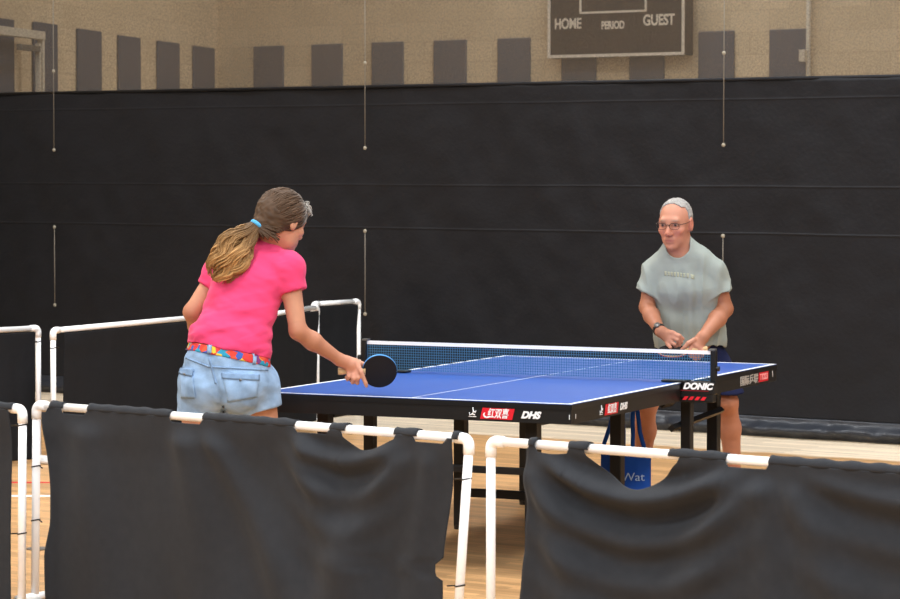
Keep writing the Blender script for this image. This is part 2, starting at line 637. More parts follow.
# ------------------------------------------------------------------ divider curtain
s_left = float(np.dot(on_plane(-35, 300, C0, CN) - C0, CU))
s_right = float(np.dot(on_plane(1480, 300, C0, CN) - C0, CU))
CUR = empty('divider_curtain', tuple(C0), math.atan2(CU[1], CU[0]),
            'tall black vinyl gym divider curtain with mesh top, hanging behind the players', 'curtain')
CT = 2.352
svals = np.arange(s_left, s_right + 0.02, 0.028)
seams = [1.645, 1.335, 2.22]
zv = set(np.round(np.concatenate([np.arange(0.004, 0.17, 0.011), np.arange(0.17, CT, 0.028)]), 4).tolist())
for z0 in seams:
    for dz in (-0.012, -0.008, -0.004, 0.0, 0.004, 0.008, 0.012):
        zv.add(round(z0 + dz, 4))
zv.add(CT)
zv = np.array(sorted(zv))
A = np.zeros((len(svals), len(zv), 3))
for i, s in enumerate(svals):
    for j, z in enumerate(zv):
        y = 0.030 * noise.noise((s * 0.8, z * 0.35, 1.0)) + 0.016 * noise.noise((s * 2.2 + z * 0.9, z * 1.3, 4.0))
        y += 0.006 * noise.noise((s * 6 - z * 4, z * 6 + s * 2, 9.0))
        y += 0.009 * abs(noise.noise((s * 3.0 + z * 2.2, z * 1.1 - s, 14.0)))
        for z0, am in zip(seams, (0.004, 0.005, 0.003)):
            y -= am * math.exp(-((z - z0 - 0.004 * noise.noise((s * 1.5, z0, 0))) / 0.005) ** 2)
        if z < 0.26:
            w = math.exp(-((z - 0.058) / 0.036) ** 2)
            cr = noise.noise((s * 9, z * 12, 2.0)) * 0.034 + noise.noise((s * 17, z * 22, 5.0)) * 0.022 + abs(noise.noise((s * 4.2, z * 3, 8.0))) * 0.03
            y -= w * (0.060 + cr)
        A[i, j] = (s, y, z)
jh = int(np.searchsorted(zv, 0.135))
MB().grid(A[:, :jh + 1]).build('bottom_hem', M['vinyl_hem'], CUR, True, solid=0.003, label='crumpled shiny bottom hem')
o = MB().grid(A[:, jh:]).build('vinyl_panel', M['vinyl'], CUR, True)
o.modifiers.new('thickness', 'SOLIDIFY').thickness = 0.003
o.modifiers[0].offset = 0
MB().box(((s_left + s_right) / 2, 0.012, CT + 1.6), (s_right - s_left, 0.004, 3.2)).build('mesh_panel', mesh_mat(), CUR, label='see-through brown mesh')
MB().tube([(s_left, -0.003, CT), (s_right, -0.003, CT)], 0.012, 8).build('top_hem', M['vinyl'], CUR, True)

for (px, segs, knobs, nm) in [(54, [(-40, 150), (227, 305)], [71, 150, 227, 305], 'left'),
                              (365, [(-40, 148), (231, 314)], [63, 148, 231, 314], 'middle'),
                              (723.5, [(-40, 145), (236, 300)], [53, 145, 236, 300], 'right')]:
    pts = [on_plane(px, y, C0 + CN * 0.05, CN) for y in (segs[0][1],)]
    s0 = float(np.dot(pts[0] - C0, CU))
    base = C0 + CU * s0
    lab = {'left': 'thin pale lift cord on the curtain, leftmost, above the left barriers',
           'middle': 'thin pale lift cord on the curtain beside the left end of the net',
           'right': 'thin pale lift cord on the curtain behind the man'}[nm]
    e = empty('lift_cord', tuple(base), math.atan2(CU[1], CU[0]), lab, 'cord', 'lift cords on the divider curtain')
    zz = lambda y: float(on_plane(px, y, C0 + CN * 0.05, CN)[2])
    for (ya, yb) in segs:
        MB().tube([(0, -0.05, zz(yb)), (0, -0.05, zz(ya))], 0.0035, 6).build('rope', M['rope'], e, True)
    for y in knobs:
        MB().sphere((0, -0.05, zz(y)), (0.014, 0.010, 0.014), 8).build('grommet', M['knob'], e, True)

# court lines and floor plate seen through the gap at left
la, lb = on_z(0, 482.5, 0), on_z(90, 482.5, 0)
for (ya, w, mm, nm, lb_) in [(482.5, 0.05, M['red_paint'], 'court_line', 'thin red court line on the wooden floor at left'),
                             (496, 0.06, M['white_paint'], 'court_line', 'thin white court line on the wooden floor at left')]:
    p = on_z(42, ya, 0)
    o = MB().box((p[0], p[1], 0.0006), (2.2, w, 0.0012), np.array([rh / np.linalg.norm(rh), fh / np.linalg.norm(fh), [0, 0, 1]]).T).build(nm, mm)
    tag(o, lb_, 'floor line')
p = on_z(38, 549, 0)
o = MB().tube([(p[0], p[1], 0.0), (p[0], p[1], 0.004)], 0.055, 28).build('floor_socket_cover', M['steel'])
tag(o, 'round metal socket cover set in the floor by the left barrier gap', 'floor plate')

# ------------------------------------------------------------------ table
T = empty('table_tennis_table', (0, 0, 0), 0, 'blue table tennis table with white lines and black frame', 'table')
HX, HY, TZ = 0.7625, 1.37, 0.76
for sy in (-1, 1):
    MB().box((0, sy * (HY / 2 + 0.002), TZ - 0.0125), (2 * HX, HY - 0.004, 0.025)).build('tabletop', M['table_blue'], T)
    ln = MB()
    z = TZ + 0.0004
    ln.box((0, sy * (HY - 0.01), z), (2 * HX, 0.02, 0.0012))
    for sx in (-1, 1):
        ln.box((sx * (HX - 0.01), sy * (HY / 2 + 0.002 - 0.008), z), (0.02, HY - 0.024, 0.0012))
    ln.box((0, sy * (HY / 2 - 0.008), z), (0.004, HY - 0.024, 0.0011))
    ln.build('boundary_line', M['white_paint'], T, label='white painted lines')
    ap = MB()
    ap.box((0, sy * (HY - 0.012), TZ - 0.0555), (2 * HX - 0.002, 0.024, 0.061))
    for sx in (-1, 1):
        ap.box((sx * (HX - 0.013), sy * (HY / 2 - 0.01), TZ - 0.0555), (0.024, HY - 0.03, 0.061))
    ap.build('apron', M['black_metal'], T)
    eb = MB()
    eb.box((0, sy * (HY + 0.0015), TZ - 0.014), (2 * HX + 0.006, 0.003, 0.022))
    for sx in (-1, 1):
        eb.box((sx * (HX + 0.0015), sy * (HY / 2 + 0.002), TZ - 0.014), (0.003, HY - 0.004, 0.022))
    eb.build('edge_band', M['black_plastic'], T)


def leg(x, y, w=0.055, foot=True):
    l = MB().box((x, y, (TZ - 0.06) / 2 + 0.01), (w, w, TZ - 0.07)).build('leg', M['black_metal'], T, bevel=0.004)
    MB().tube([(x, y, 0.0), (x, y, 0.02)], 0.035, 16).build('foot', M['black_plastic'], l)


for x, y in [(-0.52, -1.17), (0.50, -1.17), (0.41, 0.05), (-0.41, 0.05), (0.52, 1.10), (-0.52, 1.10), (-0.62, -0.52), (0.70, 0.22)]:
    leg(x, y, 0.05 if abs(x) > 0.6 else 0.057)
for y in (-1.17,):
    MB().box((0, y, 0.44), (1.0, 0.03, 0.03)).build('crossbar', M['black_metal'], T, bevel=0.003)
MB().box((0, 0.05, 0.18), (0.8, 0.04, 0.04)).build('crossbar', M['black_metal'], T, bevel=0.003)
pa, pb = np.array([0.715, -0.05, 0.535]), np.array([0.66, 1.20, 0.50])
MB().tube([(0.68, 0.06, 0.535), (0.55, 1.13, 0.535)], 0.018, 4).build('side_brace', M['black_metal'], T)
MB().tube([(0.66, 0.12, 0.655), (0.66, -0.02, 0.655)], 0.02, 4).build('side_brace', M['black_metal'], T)
for x in (-0.5, 0.5):
    MB().box((x, -0.55, 0.66), (0.035, 1.2, 0.04)).build('side_rail', M['black_metal'], T)
    MB().box((x, 0.58, 0.66), (0.035, 1.0, 0.04)).build('side_rail', M['black_metal'], T)

# table marks
XN, ZU, YD = (1, 0, 0), (0, 0, 1), (0, 1, 0)


def ppx(px, py, n, p0):
    return on_plane(px, py, np.array(p0, float), np.array(n, float))


def para(name, x0, x1, z0, z1, sh, axis, fixed, m, t=0.0012):
    q = []
    for (a, z) in [(x0, z0), (x1, z0), (x1 + sh, z1), (x0 + sh, z1)]:
        q.append((a, z))
    mb = MB()
    vs = []
    for dt in (0, t):
        for a, z in q:
            vs.append((a, fixed - dt, z) if axis == 'x' else (fixed + dt, a, z))
    mb.add(vs, [(0, 1, 2, 3), (7, 6, 5, 4), (0, 4, 5, 1), (1, 5, 6, 2), (2, 6, 7, 3), (3, 7, 4, 0)])
    return mb.build(name, m, T)


ye = -HY - 0.0005


def nx(px, py):
    return float(ppx(px, py, (0, -1, 0), (0, ye, 0))[0])


x0, x1 = nx(481, 420), nx(513, 420)
para('brand_plate', x0 - 0.004, x1 - 0.004, 0.683, 0.731, 0.012, 'x', ye, M['red_paint'])
text('lettering', '红双喜', 0.045, M['white_paint'], T, ((x0 + x1) / 2 + 0.004, ye - 0.002, 0.692), XN, ZU, shear=0.25, width=(x1 - x0) * 0.68, bold=0.0008)
cr = MB()
xc = x0 + 0.032
cr.tube([(xc + 0.016 * math.cos(a) - 0.002, ye - 0.002, 0.701 + 0.012 * math.sin(a)) for a in np.linspace(2.2, 5.6, 12)],
        [0.001, 0.0022, 0.003, 0.0036, 0.004, 0.004, 0.004, 0.0036, 0.003, 0.0025, 0.0018, 0.001], 8)
cr.build('emblem', M['white_paint'], T, True)
xa_, xb2 = nx(520, 420), nx(540.5, 420)
text('lettering', 'DHS', 0.040, M['white_paint'], T, ((xa_ + xb2) / 2, ye - 0.001, 0.694), XN, ZU, shear=0.35, width=xb2 - xa_, bold=0.0022)
xf = nx(472.5, 414)


def player_emblem(c, ax, sgn_):
    """small mark: a leaning figure with a dot over a bar"""
    g = MB()
    c = np.array(c, float)
    ax = np.array(ax, float)
    up = np.array([0, 0, 1.])
    P = lambda a, z: c + ax * a + up * z
    g.tube([P(0.000, 0.012), P(0.004, 0.026), P(0.002, 0.044)], [0.002, 0.003, 0.002], 6)
    g.tube([P(0.0, 0.016), P(-0.013, 0.010), P(-0.014, 0.022)], [0.003, 0.003, 0.002], 6)
    g.tube([P(0.003, 0.028), P(0.014, 0.022), P(0.017, 0.030)], [0.003, 0.003, 0.002], 6)
    g.tube([P(0.003, 0.014), P(0.012, 0.012)], 0.003, 6)
    g.tube([P(-0.018, 0.004), P(0.018, 0.004)], 0.0017, 6)
    g.build('emblem', M['white_paint'], T, True)


player_emblem((xf, ye - 0.001, 0.687), (1, 0, 0), 1)
text('lettering', '1', 0.03, M['white_paint'], T, (nx(569.5, 420), ye - 0.001, 0.695), XN, ZU)
xe = HX + 0.0005


def ny(px, py):
    return float(ppx(px, py, (1, 0, 0), (xe, 0, 0))[1])


y0, y1 = ny(604.5, 409), ny(617.5, 407)
para('brand_plate', y0, y1, 0.683, 0.731, 0.012, 'y', xe, M['red_paint'])
text('lettering', '红双喜', 0.045, M['white_paint'], T, (xe + 0.002, (y0 + y1) / 2 + 0.008, 0.692), YD, ZU, shear=0.25, width=(y1 - y0) * 0.7, bold=0.0008)
y2, y3 = ny(619.5, 405), ny(627, 404)
text('lettering', 'DHS', 0.040, M['white_paint'], T, (xe + 0.001, (y2 + y3) / 2, 0.694), YD, ZU, shear=0.3, width=y3 - y2, bold=0.002)
player_emblem((xe + 0.001, ny(601, 410), 0.687), (0, 1, 0), 1)
text('lettering', '1', 0.03, M['white_paint'], T, (xe + 0.001, ny(575.5, 417), 0.695), YD, ZU)
y4, y5 = ny(740, 382), ny(758, 377)
grey_l = mat('silver_lettering', (176, 172, 166), 0.5, 0.3)
text('lettering', '国际乒联', 0.052, grey_l, T, (xe + 0.001, (y4 + y5) / 2, 0.690), YD, ZU, width=y5 - y4, bold=0.001)
y6, y7 = ny(758.5, 376), ny(768, 374)
para('brand_plate', y6, y7, 0.686, 0.736, 0.006, 'y', xe, M['red_paint'])
text('lettering', 'T1223', 0.042, mat('pink_lettering', (240, 170, 170), 0.5, 0.3), T, (xe + 0.002, (y6 + y7) / 2 + 0.004, 0.697), YD, ZU, width=(y7 - y6) * 0.8, bold=0.001)
text('lettering', '1', 0.045, M['white_paint'], T, (xe + 0.001, ny(772.5, 371), 0.700), YD, ZU)

# ------------------------------------------------------------------ net set
N = empty('table_tennis_net', (0, 0, TZ), 0, 'blue table tennis net with white top tape and black clamp posts', 'net')
th = MB()
xs = np.arange(-0.895, 0.8951, 0.0125)
for x in xs:
    th.box((x, 0, 0.0775), (0.0024, 0.0012, 0.135))
for z in np.arange(0.014, 0.140, 0.0125):
    th.box((0, 0, z), (1.79, 0.0012, 0.0024))
th.build('netting', M['net'], N)
MB().box((0, 0, 0.1435), (1.82, 0.006, 0.017)).build('top_tape', M['net_tape'], N, label='white top tape')
for sx in (-1, 1):
    MB().box((sx * 0.912, 0, 0.062), (0.026, 0.03, 0.186)).build('post', M['black_plastic'], N, bevel=0.003)
    MB().box((sx * 0.905, 0, 0.157), (0.03, 0.034, 0.008)).build('post_cap', M['steel'], N)
    cl = MB()
    cl.box((sx * 0.848, -0.012, -0.022), (0.158, 0.055, 0.056))
    cl.box((sx * 0.73, -0.012, 0.0075), (0.13, 0.07, 0.010))
    cl.box((sx * 0.835, -0.012, -0.066), (0.17, 0.05, 0.045))
    cl.box((sx * 0.735, -0.012, -0.072), (0.09, 0.05, 0.018))
    cl.build('clamp', M['black_plastic'], N, bevel=0.004)
    MB().tube([(sx * 0.926, -0.01, 0.070), (sx * 0.942, -0.01, 0.070)], 0.012, 12).build('tension_knob', M['black_plastic'], N, True)
yc = -0.0405
text('lettering', 'DONIC', 0.040, M['white_paint'], N, (0.846, yc, -0.026), XN, ZU, shear=0.3, width=0.152, bold=0.0022)
for k in range(4):
    mb = MB()
    xk = 0.770 + 0.030 * k
    mb.add([(xk, yc + 0.004 - 0.001, -0.078), (xk + 0.018, yc + 0.003, -0.078), (xk + 0.03, yc + 0.003, -0.062), (xk + 0.012, yc + 0.003, -0.062)], [(0, 1, 2, 3)])
    mb.build('stripe', M['red_paint'], N, solid=0.001, label='red slanted stripe')
MB().box((0.83, yc, -0.034), (0.14, 0.001, 0.004)).build('stripe', mat('dark_red', (120, 22, 30), 0.6), N, label='dark red underline')


# ------------------------------------------------------------------ PVC barriers
PR = 0.0167


def barrier(name, label, a, c, h, build_cloth, group='PVC barriers', lean=(0, 0), ties=((0.72,), (0.72,)), feet=True, bottom=False):
    a = np.array(a, float)
    c = np.array(c, float)
    mid = (a + c) / 2
    d = c - a
    L = float(np.linalg.norm(d))
    ang = math.atan2(d[1], d[0])
    E = empty(name, (mid[0], mid[1], 0), ang, label, 'barrier', group)
    hl = L / 2
    R = 0.026
    MB().tube([(-hl + R, 0, h), (hl - R, 0, h)], PR, 16).build('top_rail', M['pvc'], E, True)
    for sx, ln_ in ((-1, lean[0]), (1, lean[1])):
        xb = sx * hl + ln_
        MB().tube([(xb, 0, 0.03), (sx * hl, 0, h - R)], PR, 16).build('post', M['pvc'], E, True)
        arc = [(sx * (hl - R + R * math.cos(t)), 0, h - R + R * math.sin(t)) for t in np.linspace(0, PI / 2, 8)]
        pts = [(sx * hl, 0, h - R - 0.03)] + arc + [(sx * (hl - R - 0.032), 0, h)]
        MB().tube(pts, PR + 0.0035, 16).build('elbow', M['pvc'], E, True)
        if feet:
            f = MB().tube([(xb, -0.10, PR), (xb, 0.10, PR)], PR, 14)
            f.build('foot', M['pvc'], E, True)
        for tz in ties[0 if sx < 0 else 1]:
            xx = sx * hl + ln_ * (1 - tz / h)
            ring = [(xx + (PR + 0.001) * math.cos(t), (PR + 0.001) * math.sin(t), tz + 0.004 * math.cos(t)) for t in np.linspace(0, 2 * PI, 17)]
            ring += [(xx - sx * 0.05, -0.012, tz - 0.003)]
            MB().tube(ring, 0.0028, 6).build('cable_tie', M['black_plastic'], E, True)
    if bottom:
        MB().tube([(-hl + lean[0], 0, PR + 0.002), (hl + lean[1], 0, PR + 0.002)], PR, 14).build('bottom_rail', M['pvc'], E, True)
    if build_cloth:
        build_cloth(E, L, h, a, c, ang)
    return E


def upx(px, py, a, c, ang):
    """metres along the rail (0 = middle) for a photo column"""
    n = np.array([-math.sin(ang), math.cos(ang), 0])
    q = on_plane(px, py, np.array([a[0], a[1], 0.0]), n)
    mid = (np.array([a[0], a[1], 0]) + np.array([c[0], c[1], 0])) / 2
    return float(np.dot(q - mid, np.array([math.cos(ang), math.sin(ang), 0])))


def smooth(x, a, b_):
    t = min(max((x - a) / (b_ - a), 0), 1)
    return t * t * (3 - 2 * t)


def cloth_maker(covers, swags, x_ranges, ydisp, edge_l=None, edge_r=None, zbot=0.012, du=0.012, cm='black_cloth'):
    """covers: px intervals wrapped over the rail. swags: (px0,px1,depth m). """

    def f(E, L, h, a, c, ang):
        U = lambda px: upx(px + 3.3, 430, a, c, ang)
        cov = [(U(p), U(q)) for p, q in covers]
        sw = [(U(p), U(q), dd, pk) for p, q, dd, pk in swags]
        u0, u1 = U(x_ranges[0]), U(x_ranges[1])
        u1 = min(u1, L / 2 - 0.035)
        u0 = max(u0, -L / 2 + 0.0)
        us = np.arange(u0, u1 + du * 0.5, du)
        nv = 64
        A = np.zeros((len(us), nv, 3))

        def ztop(u):
            best = 0.0
            for p, q in cov:
                best = max(best, smooth(u, p - 0.012, p + 0.004) * (1 - smooth(u, q - 0.004, q + 0.012)))
            z = (h - PR - 0.006) + best * (PR + 0.004)
            for p, q, dd, pk in sw:
                if p < u < q:
                    x = (u - p) / (q - p)
                    s = (x / pk) if x < pk else (1 - x) / (1 - pk)
                    z = min(z, h - PR - 0.004 - dd * math.sin(s * PI / 2) ** 1.1)
            return z

        for i, u in enumerate(us):
            zt_ = ztop(u)
            for j in range(nv):
                v = (j / (nv - 1)) ** 1.25
                z = zt_ + (zbot - zt_) * v
                uu = u
                t = (i / (len(us) - 1))
                if edge_l:
                    uu += edge_l(h - z) * (1 - t) ** 6
                if edge_r:
                    uu += edge_r(h - z) * t ** 6
                drop = h - z
                y = -PR - 0.004 + (0.012 * smooth(drop, 0.03, 0.2))
                y += ydisp(u, drop, L) * smooth(drop, 0.0, 0.10)
                A[i, j] = (uu, y, z)
        mb = MB().grid(A)
        r = PR + 0.0045
        for (p, q) in cov:
            p, q = max(p, u0), min(q, u1)
            n = max(3, int((q - p) / 0.015))
            B = np.zeros((n, 15, 3))
            for i in range(n):
                u = p + (q - p) * i / (n - 1)
                rr = r + 0.0035 * abs(noise.noise((u * 14, 3.3, L))) + 0.002 * math.sin(u * 60)
                for k in range(15):
                    an = PI * (1.0 + 0.05) - (PI * 1.35) * k / 14
                    lo = h - PR * 0.2 if k == 0 else None
                    B[i, k] = (u + 0.004 * noise.noise((k * 0.5, u * 20, 1)), math.cos(an) * rr, h + math.sin(an) * rr)
            mb.grid(B)
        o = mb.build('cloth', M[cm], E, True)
        md = o.modifiers.new('thickness', 'SOLIDIFY')
        md.thickness = 0.0022
        md.offset = 0

    return f


def arcs(u, drop, uc, hw, D, lam, amp, H):
    x = (u - uc) / hw
    t = drop - D * (1 - x * x)
    w = math.exp(-max(0, abs(x) - 0.7) * 4) * math.exp(-max(0, t) / H) * smooth(t, -0.25, 0.0)
    return -amp * w * math.cos(2 * PI * t / lam)


def rad(u, drop, uc, slope, amp, wid):
    """a pleat that starts at the rail at uc and drifts sideways as it falls"""
    c = uc + slope * drop
    w = wid * (0.7 + 2.0 * drop)
    return -0.9 * amp * math.exp(-((u - c) / w) ** 2) * smooth(drop, 0.0, 0.12)


HB = 0.80
b2a, b2c = on_z(36.5, 405, HB), on_z(469, 438.7, HB)
b3a, b3c = on_z(491, 441, HB), on_z(768, 462, HB)
d3 = (b3c - b3a)[:2] / np.linalg.norm((b3c - b3a)[:2])
b3c = b3a[:2] + d3 * 2.22
b1c = on_z(22.5, 409, HB)
b1a = b1c[:2] + np.array([-0.985, 0.17]) * 2.22


def yd2(u, drop, L):
    y = 0.018 * noise.noise((u * 2.2 + drop * 0.8, drop * 0.7, 3.0)) + 0.008 * noise.noise((u * 6 - drop * 1.5, drop * 1.4, 7.0))
    y += rad(u, drop, -0.28, 0.25, 0.030, 0.09) + rad(u, drop, -0.17, 0.75, 0.026, 0.07) + rad(u, drop, -0.80, 0.05, 0.022, 0.09)
    y += rad(u, drop, 0.30, 0.55, 0.03, 0.08) + rad(u, drop, 0.85, -0.5, 0.03, 0.08) + rad(u, drop, 0.98, -0.1, 0.014, 0.05)
    y += arcs(u, drop, 0.56, 0.30, 0.12, 0.13, 0.016, 0.16)
    return y * 1.6


def yd3(u, drop, L):
    y = 0.014 * noise.noise((u * 2.4 - drop, drop * 0.8, 13.0)) + 0.007 * noise.noise((u * 6 + drop * 1.2, drop * 1.6, 17.0))
    y += arcs(u, drop, -0.48, 0.44, 0.16, 0.15, 0.030, 0.26)
    y += rad(u, drop, -0.93, 0.42, 0.035, 0.06) + rad(u, drop, -0.98, 0.02, 0.02, 0.05)
    y += rad(u, drop, -0.06, -0.38, 0.034, 0.08) + rad(u, drop, 0.02, 0.05, 0.03, 0.06) + rad(u, drop, 0.10, 0.5, 0.03, 0.07)
    y += arcs(u, drop, 0.62, 0.5, 0.10, 0.16, 0.016, 0.25)
    return y * 1.5


def ydA(u, drop, L):
    return 0.014 * noise.noise((u * 2.0 + drop, drop * 0.9, L * 7)) + 0.006 * noise.noise((u * 6, drop * 2, L * 3))


barrier('court_barrier', 'white pipe barrier with black cloth in front of the woman, spanning the left foreground', b2a[:2], b2c[:2], HB,
        cloth_maker([(50, 63), (88, 170), (203, 295), (330, 346), (394, 417), (452, 462)], [(342, 397, 0.05, 0.42)], (44, 469), yd2,
                    edge_l=lambda d: -0.01 + 0.045 * smooth(d, 0.0, 0.35) - 0.035 * smooth(d, 0.45, 0.62),
                    edge_r=lambda d: -0.03 - 0.05 * smooth(d, 0.1, 0.5) - 0.035 * (smooth(d, 0.44, 0.455) - smooth(d, 0.50, 0.515))),
        lean=(-0.015, -0.06), ties=((0.55, 0.33), (0.655, 0.27)))
barrier('court_barrier', 'white pipe barrier with swagged black cloth in the right foreground', b3a[:2], b3c, HB,
        cloth_maker([(528.5, 535.5), (568, 588), (668, 726), (769, 1100)], [(585, 678, 0.105, 0.55), (536, 568, 0.006, 0.5)], (527, 1100), yd3,
                    edge_l=lambda d: -0.05 * smooth(d, 0.2, 0.8)),
        lean=(0.0, 0.0), ties=((), (0.6,)))
barrier('court_barrier', 'white pipe barrier with black cloth cut off by the left photo edge in the foreground', b1a, b1c[:2], HB,
        cloth_maker([(-500, 12)], [], (-500, 18), ydA, edge_r=lambda d: -0.02),
        lean=(0, -0.01), ties=((), (0.735, 0.30)))
ARp = on_z(38, 328, HB)[:2]
ALp = ARp + np.array([-0.28, -0.96]) * 2.22
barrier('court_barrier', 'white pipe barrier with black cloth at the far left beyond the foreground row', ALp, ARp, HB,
        cloth_maker([], [], (-300, 36), ydA, cm='shaded_black_cloth'), ties=((), (0.72,)))
BLp = on_z(53, 330.5, HB)[:2]
BRp = BLp + np.array([0.01, 1.0]) * 2.22
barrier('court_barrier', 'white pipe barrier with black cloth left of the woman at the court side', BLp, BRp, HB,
        cloth_maker([], [], (58, 400), ydA, cm='shaded_black_cloth'), ties=((0.70,), ()))
DRp = on_z(317, 307, HB)[:2]
DLp = on_z(252, 317.5, HB)[:2]
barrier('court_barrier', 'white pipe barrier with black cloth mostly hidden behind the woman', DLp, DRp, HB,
        cloth_maker([], [], (256, 316), ydA, cm='shaded_black_cloth'), ties=((), ()))
CRp = np.array([-3.755, 5.53])
CLp = np.array([-3.84, 5.0])
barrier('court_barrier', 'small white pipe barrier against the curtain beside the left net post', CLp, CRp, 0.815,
        cloth_maker([], [], (311, 356), ydA, zbot=0.12, cm='shaded_black_cloth'), ties=((), ()), feet=False, bottom=True)


# ------------------------------------------------------------------ figure modelling: smooth-blended solids turned into one skin
class Field:
    def __init__(s, lo, hi, h):
        s.lo = np.array(lo, np.float32)
        s.h = h
        s.n = np.ceil((np.array(hi) - lo) / h).astype(int) + 1
        s.f = np.full(s.n, 0.3, np.float32)
        s.ax = [(s.lo[i] + h * np.arange(s.n[i])).astype(np.float32) for i in range(3)]

    def sl(s, lo, hi):
        a = np.maximum(0, np.floor((lo - s.lo) / s.h).astype(int))
        b = np.minimum(s.n, np.ceil((hi - s.lo) / s.h).astype(int) + 1)
        return tuple(slice(int(x), int(max(x, y))) for x, y in zip(a, b))

    def pts(s, sl):
        return np.meshgrid(*[s.ax[i][sl[i]] for i in range(3)], indexing='ij', sparse=True)

    def put(s, pr, inf=0.0, k=None, sub=False):
        d, lo, hi, kk = pr
        k = kk if k is None else k
        pad = abs(inf) + k + 0.012
        sl = s.sl(lo - pad, hi + pad)
        if any(q.stop <= q.start for q in sl):
            return
        X, Y, Z = s.pts(sl)
        v = (d(X, Y, Z) - inf).astype(np.float32)
        g = s.f[sl]
        if sub:
            v = -v
            hh = np.maximum(k - np.abs(g - v), 0) / k
            s.f[sl] = np.maximum(g, v) + hh * hh * k * 0.25
        else:
            hh = np.maximum(k - np.abs(g - v), 0) / k
            s.f[sl] = np.minimum(g, v) - hh * hh * k * 0.25

    def cut(s, n, c, k=0.0):
        """keeps n.p <= c"""
        X, Y, Z = s.pts((slice(None),) * 3)
        s.f = np.maximum(s.f, (n[0] * X + n[1] * Y + n[2] * Z - c).astype(np.float32))

    def cutfn(s, fn):
        X, Y, Z = s.pts((slice(None),) * 3)
        s.f = np.maximum(s.f, fn(X, Y, Z).astype(np.float32))


def unite(F, G, k):
    hh = np.maximum(k - np.abs(F.f - G.f), 0) / k
    F.f = np.minimum(F.f, G.f) - hh * hh * k * 0.25


def cap(a, b, r1, r2=None, k=0.02):
    a = np.array(a, float)
    b = np.array(b, float)
    r2 = r1 if r2 is None else r2
    ab = b - a
    L2 = max(float(ab @ ab), 1e-9)

    def d(X, Y, Z):
        px, py, pz = X - a[0], Y - a[1], Z - a[2]
        h = np.clip((px * ab[0] + py * ab[1] + pz * ab[2]) / L2, 0, 1)
        return np.sqrt((px - ab[0] * h) ** 2 + (py - ab[1] * h) ** 2 + (pz - ab[2] * h) ** 2) - (r1 + (r2 - r1) * h)

    m = max(r1, r2)
    return d, np.minimum(a, b) - m, np.maximum(a, b) + m, k


def ell(c, r, R=None, k=0.02):
    c = np.array(c, float)
    r = np.array(r, float)
    R = np.eye(3) if R is None else np.array(R, float)

    def d(X, Y, Z):
        px, py, pz = X - c[0], Y - c[1], Z - c[2]
        q = [(R[0, i] * px + R[1, i] * py + R[2, i] * pz) for i in range(3)]
        k0 = np.sqrt(sum((q[i] / r[i]) ** 2 for i in range(3)))
        k1 = np.sqrt(sum((q[i] / r[i] ** 2) ** 2 for i in range(3))) + 1e-6
        return k0 * (k0 - 1) / k1

    m = r.max()
    return d, c - m, c + m, k


def eseg(a, b, ra, rb, side, k=0.03):
    a = np.array(a, float)
    b = np.array(b, float)
    ab = b - a
    L = float(np.linalg.norm(ab))
    t = ab / L
    s = np.array(side, float)
    s = s - t * (s @ t)
    s /= np.linalg.norm(s)
    u = np.cross(t, s)

    def d(X, Y, Z):
        px, py, pz = X - a[0], Y - a[1], Z - a[2]
        h = np.clip((px * t[0] + py * t[1] + pz * t[2]) / L, 0, 1)
        qx, qy, qz = px - ab[0] * h, py - ab[1] * h, pz - ab[2] * h
        x = qx * s[0] + qy * s[1] + qz * s[2]
        y = qx * u[0] + qy * u[1] + qz * u[2]
        z = qx * t[0] + qy * t[1] + qz * t[2]
        rx = ra[0] + (rb[0] - ra[0]) * h
        ry = ra[1] + (rb[1] - ra[1]) * h
        rz = np.minimum(rx, ry) * 0.8
        k0 = np.sqrt((x / rx) ** 2 + (y / ry) ** 2 + (z / rz) ** 2)
        k1 = np.sqrt((x / rx ** 2) ** 2 + (y / ry ** 2) ** 2 + (z / rz ** 2) ** 2) + 1e-6
        return k0 * (k0 - 1) / k1

    m = max(ra + rb)
    return d, np.minimum(a, b) - m, np.maximum(a, b) + m, k


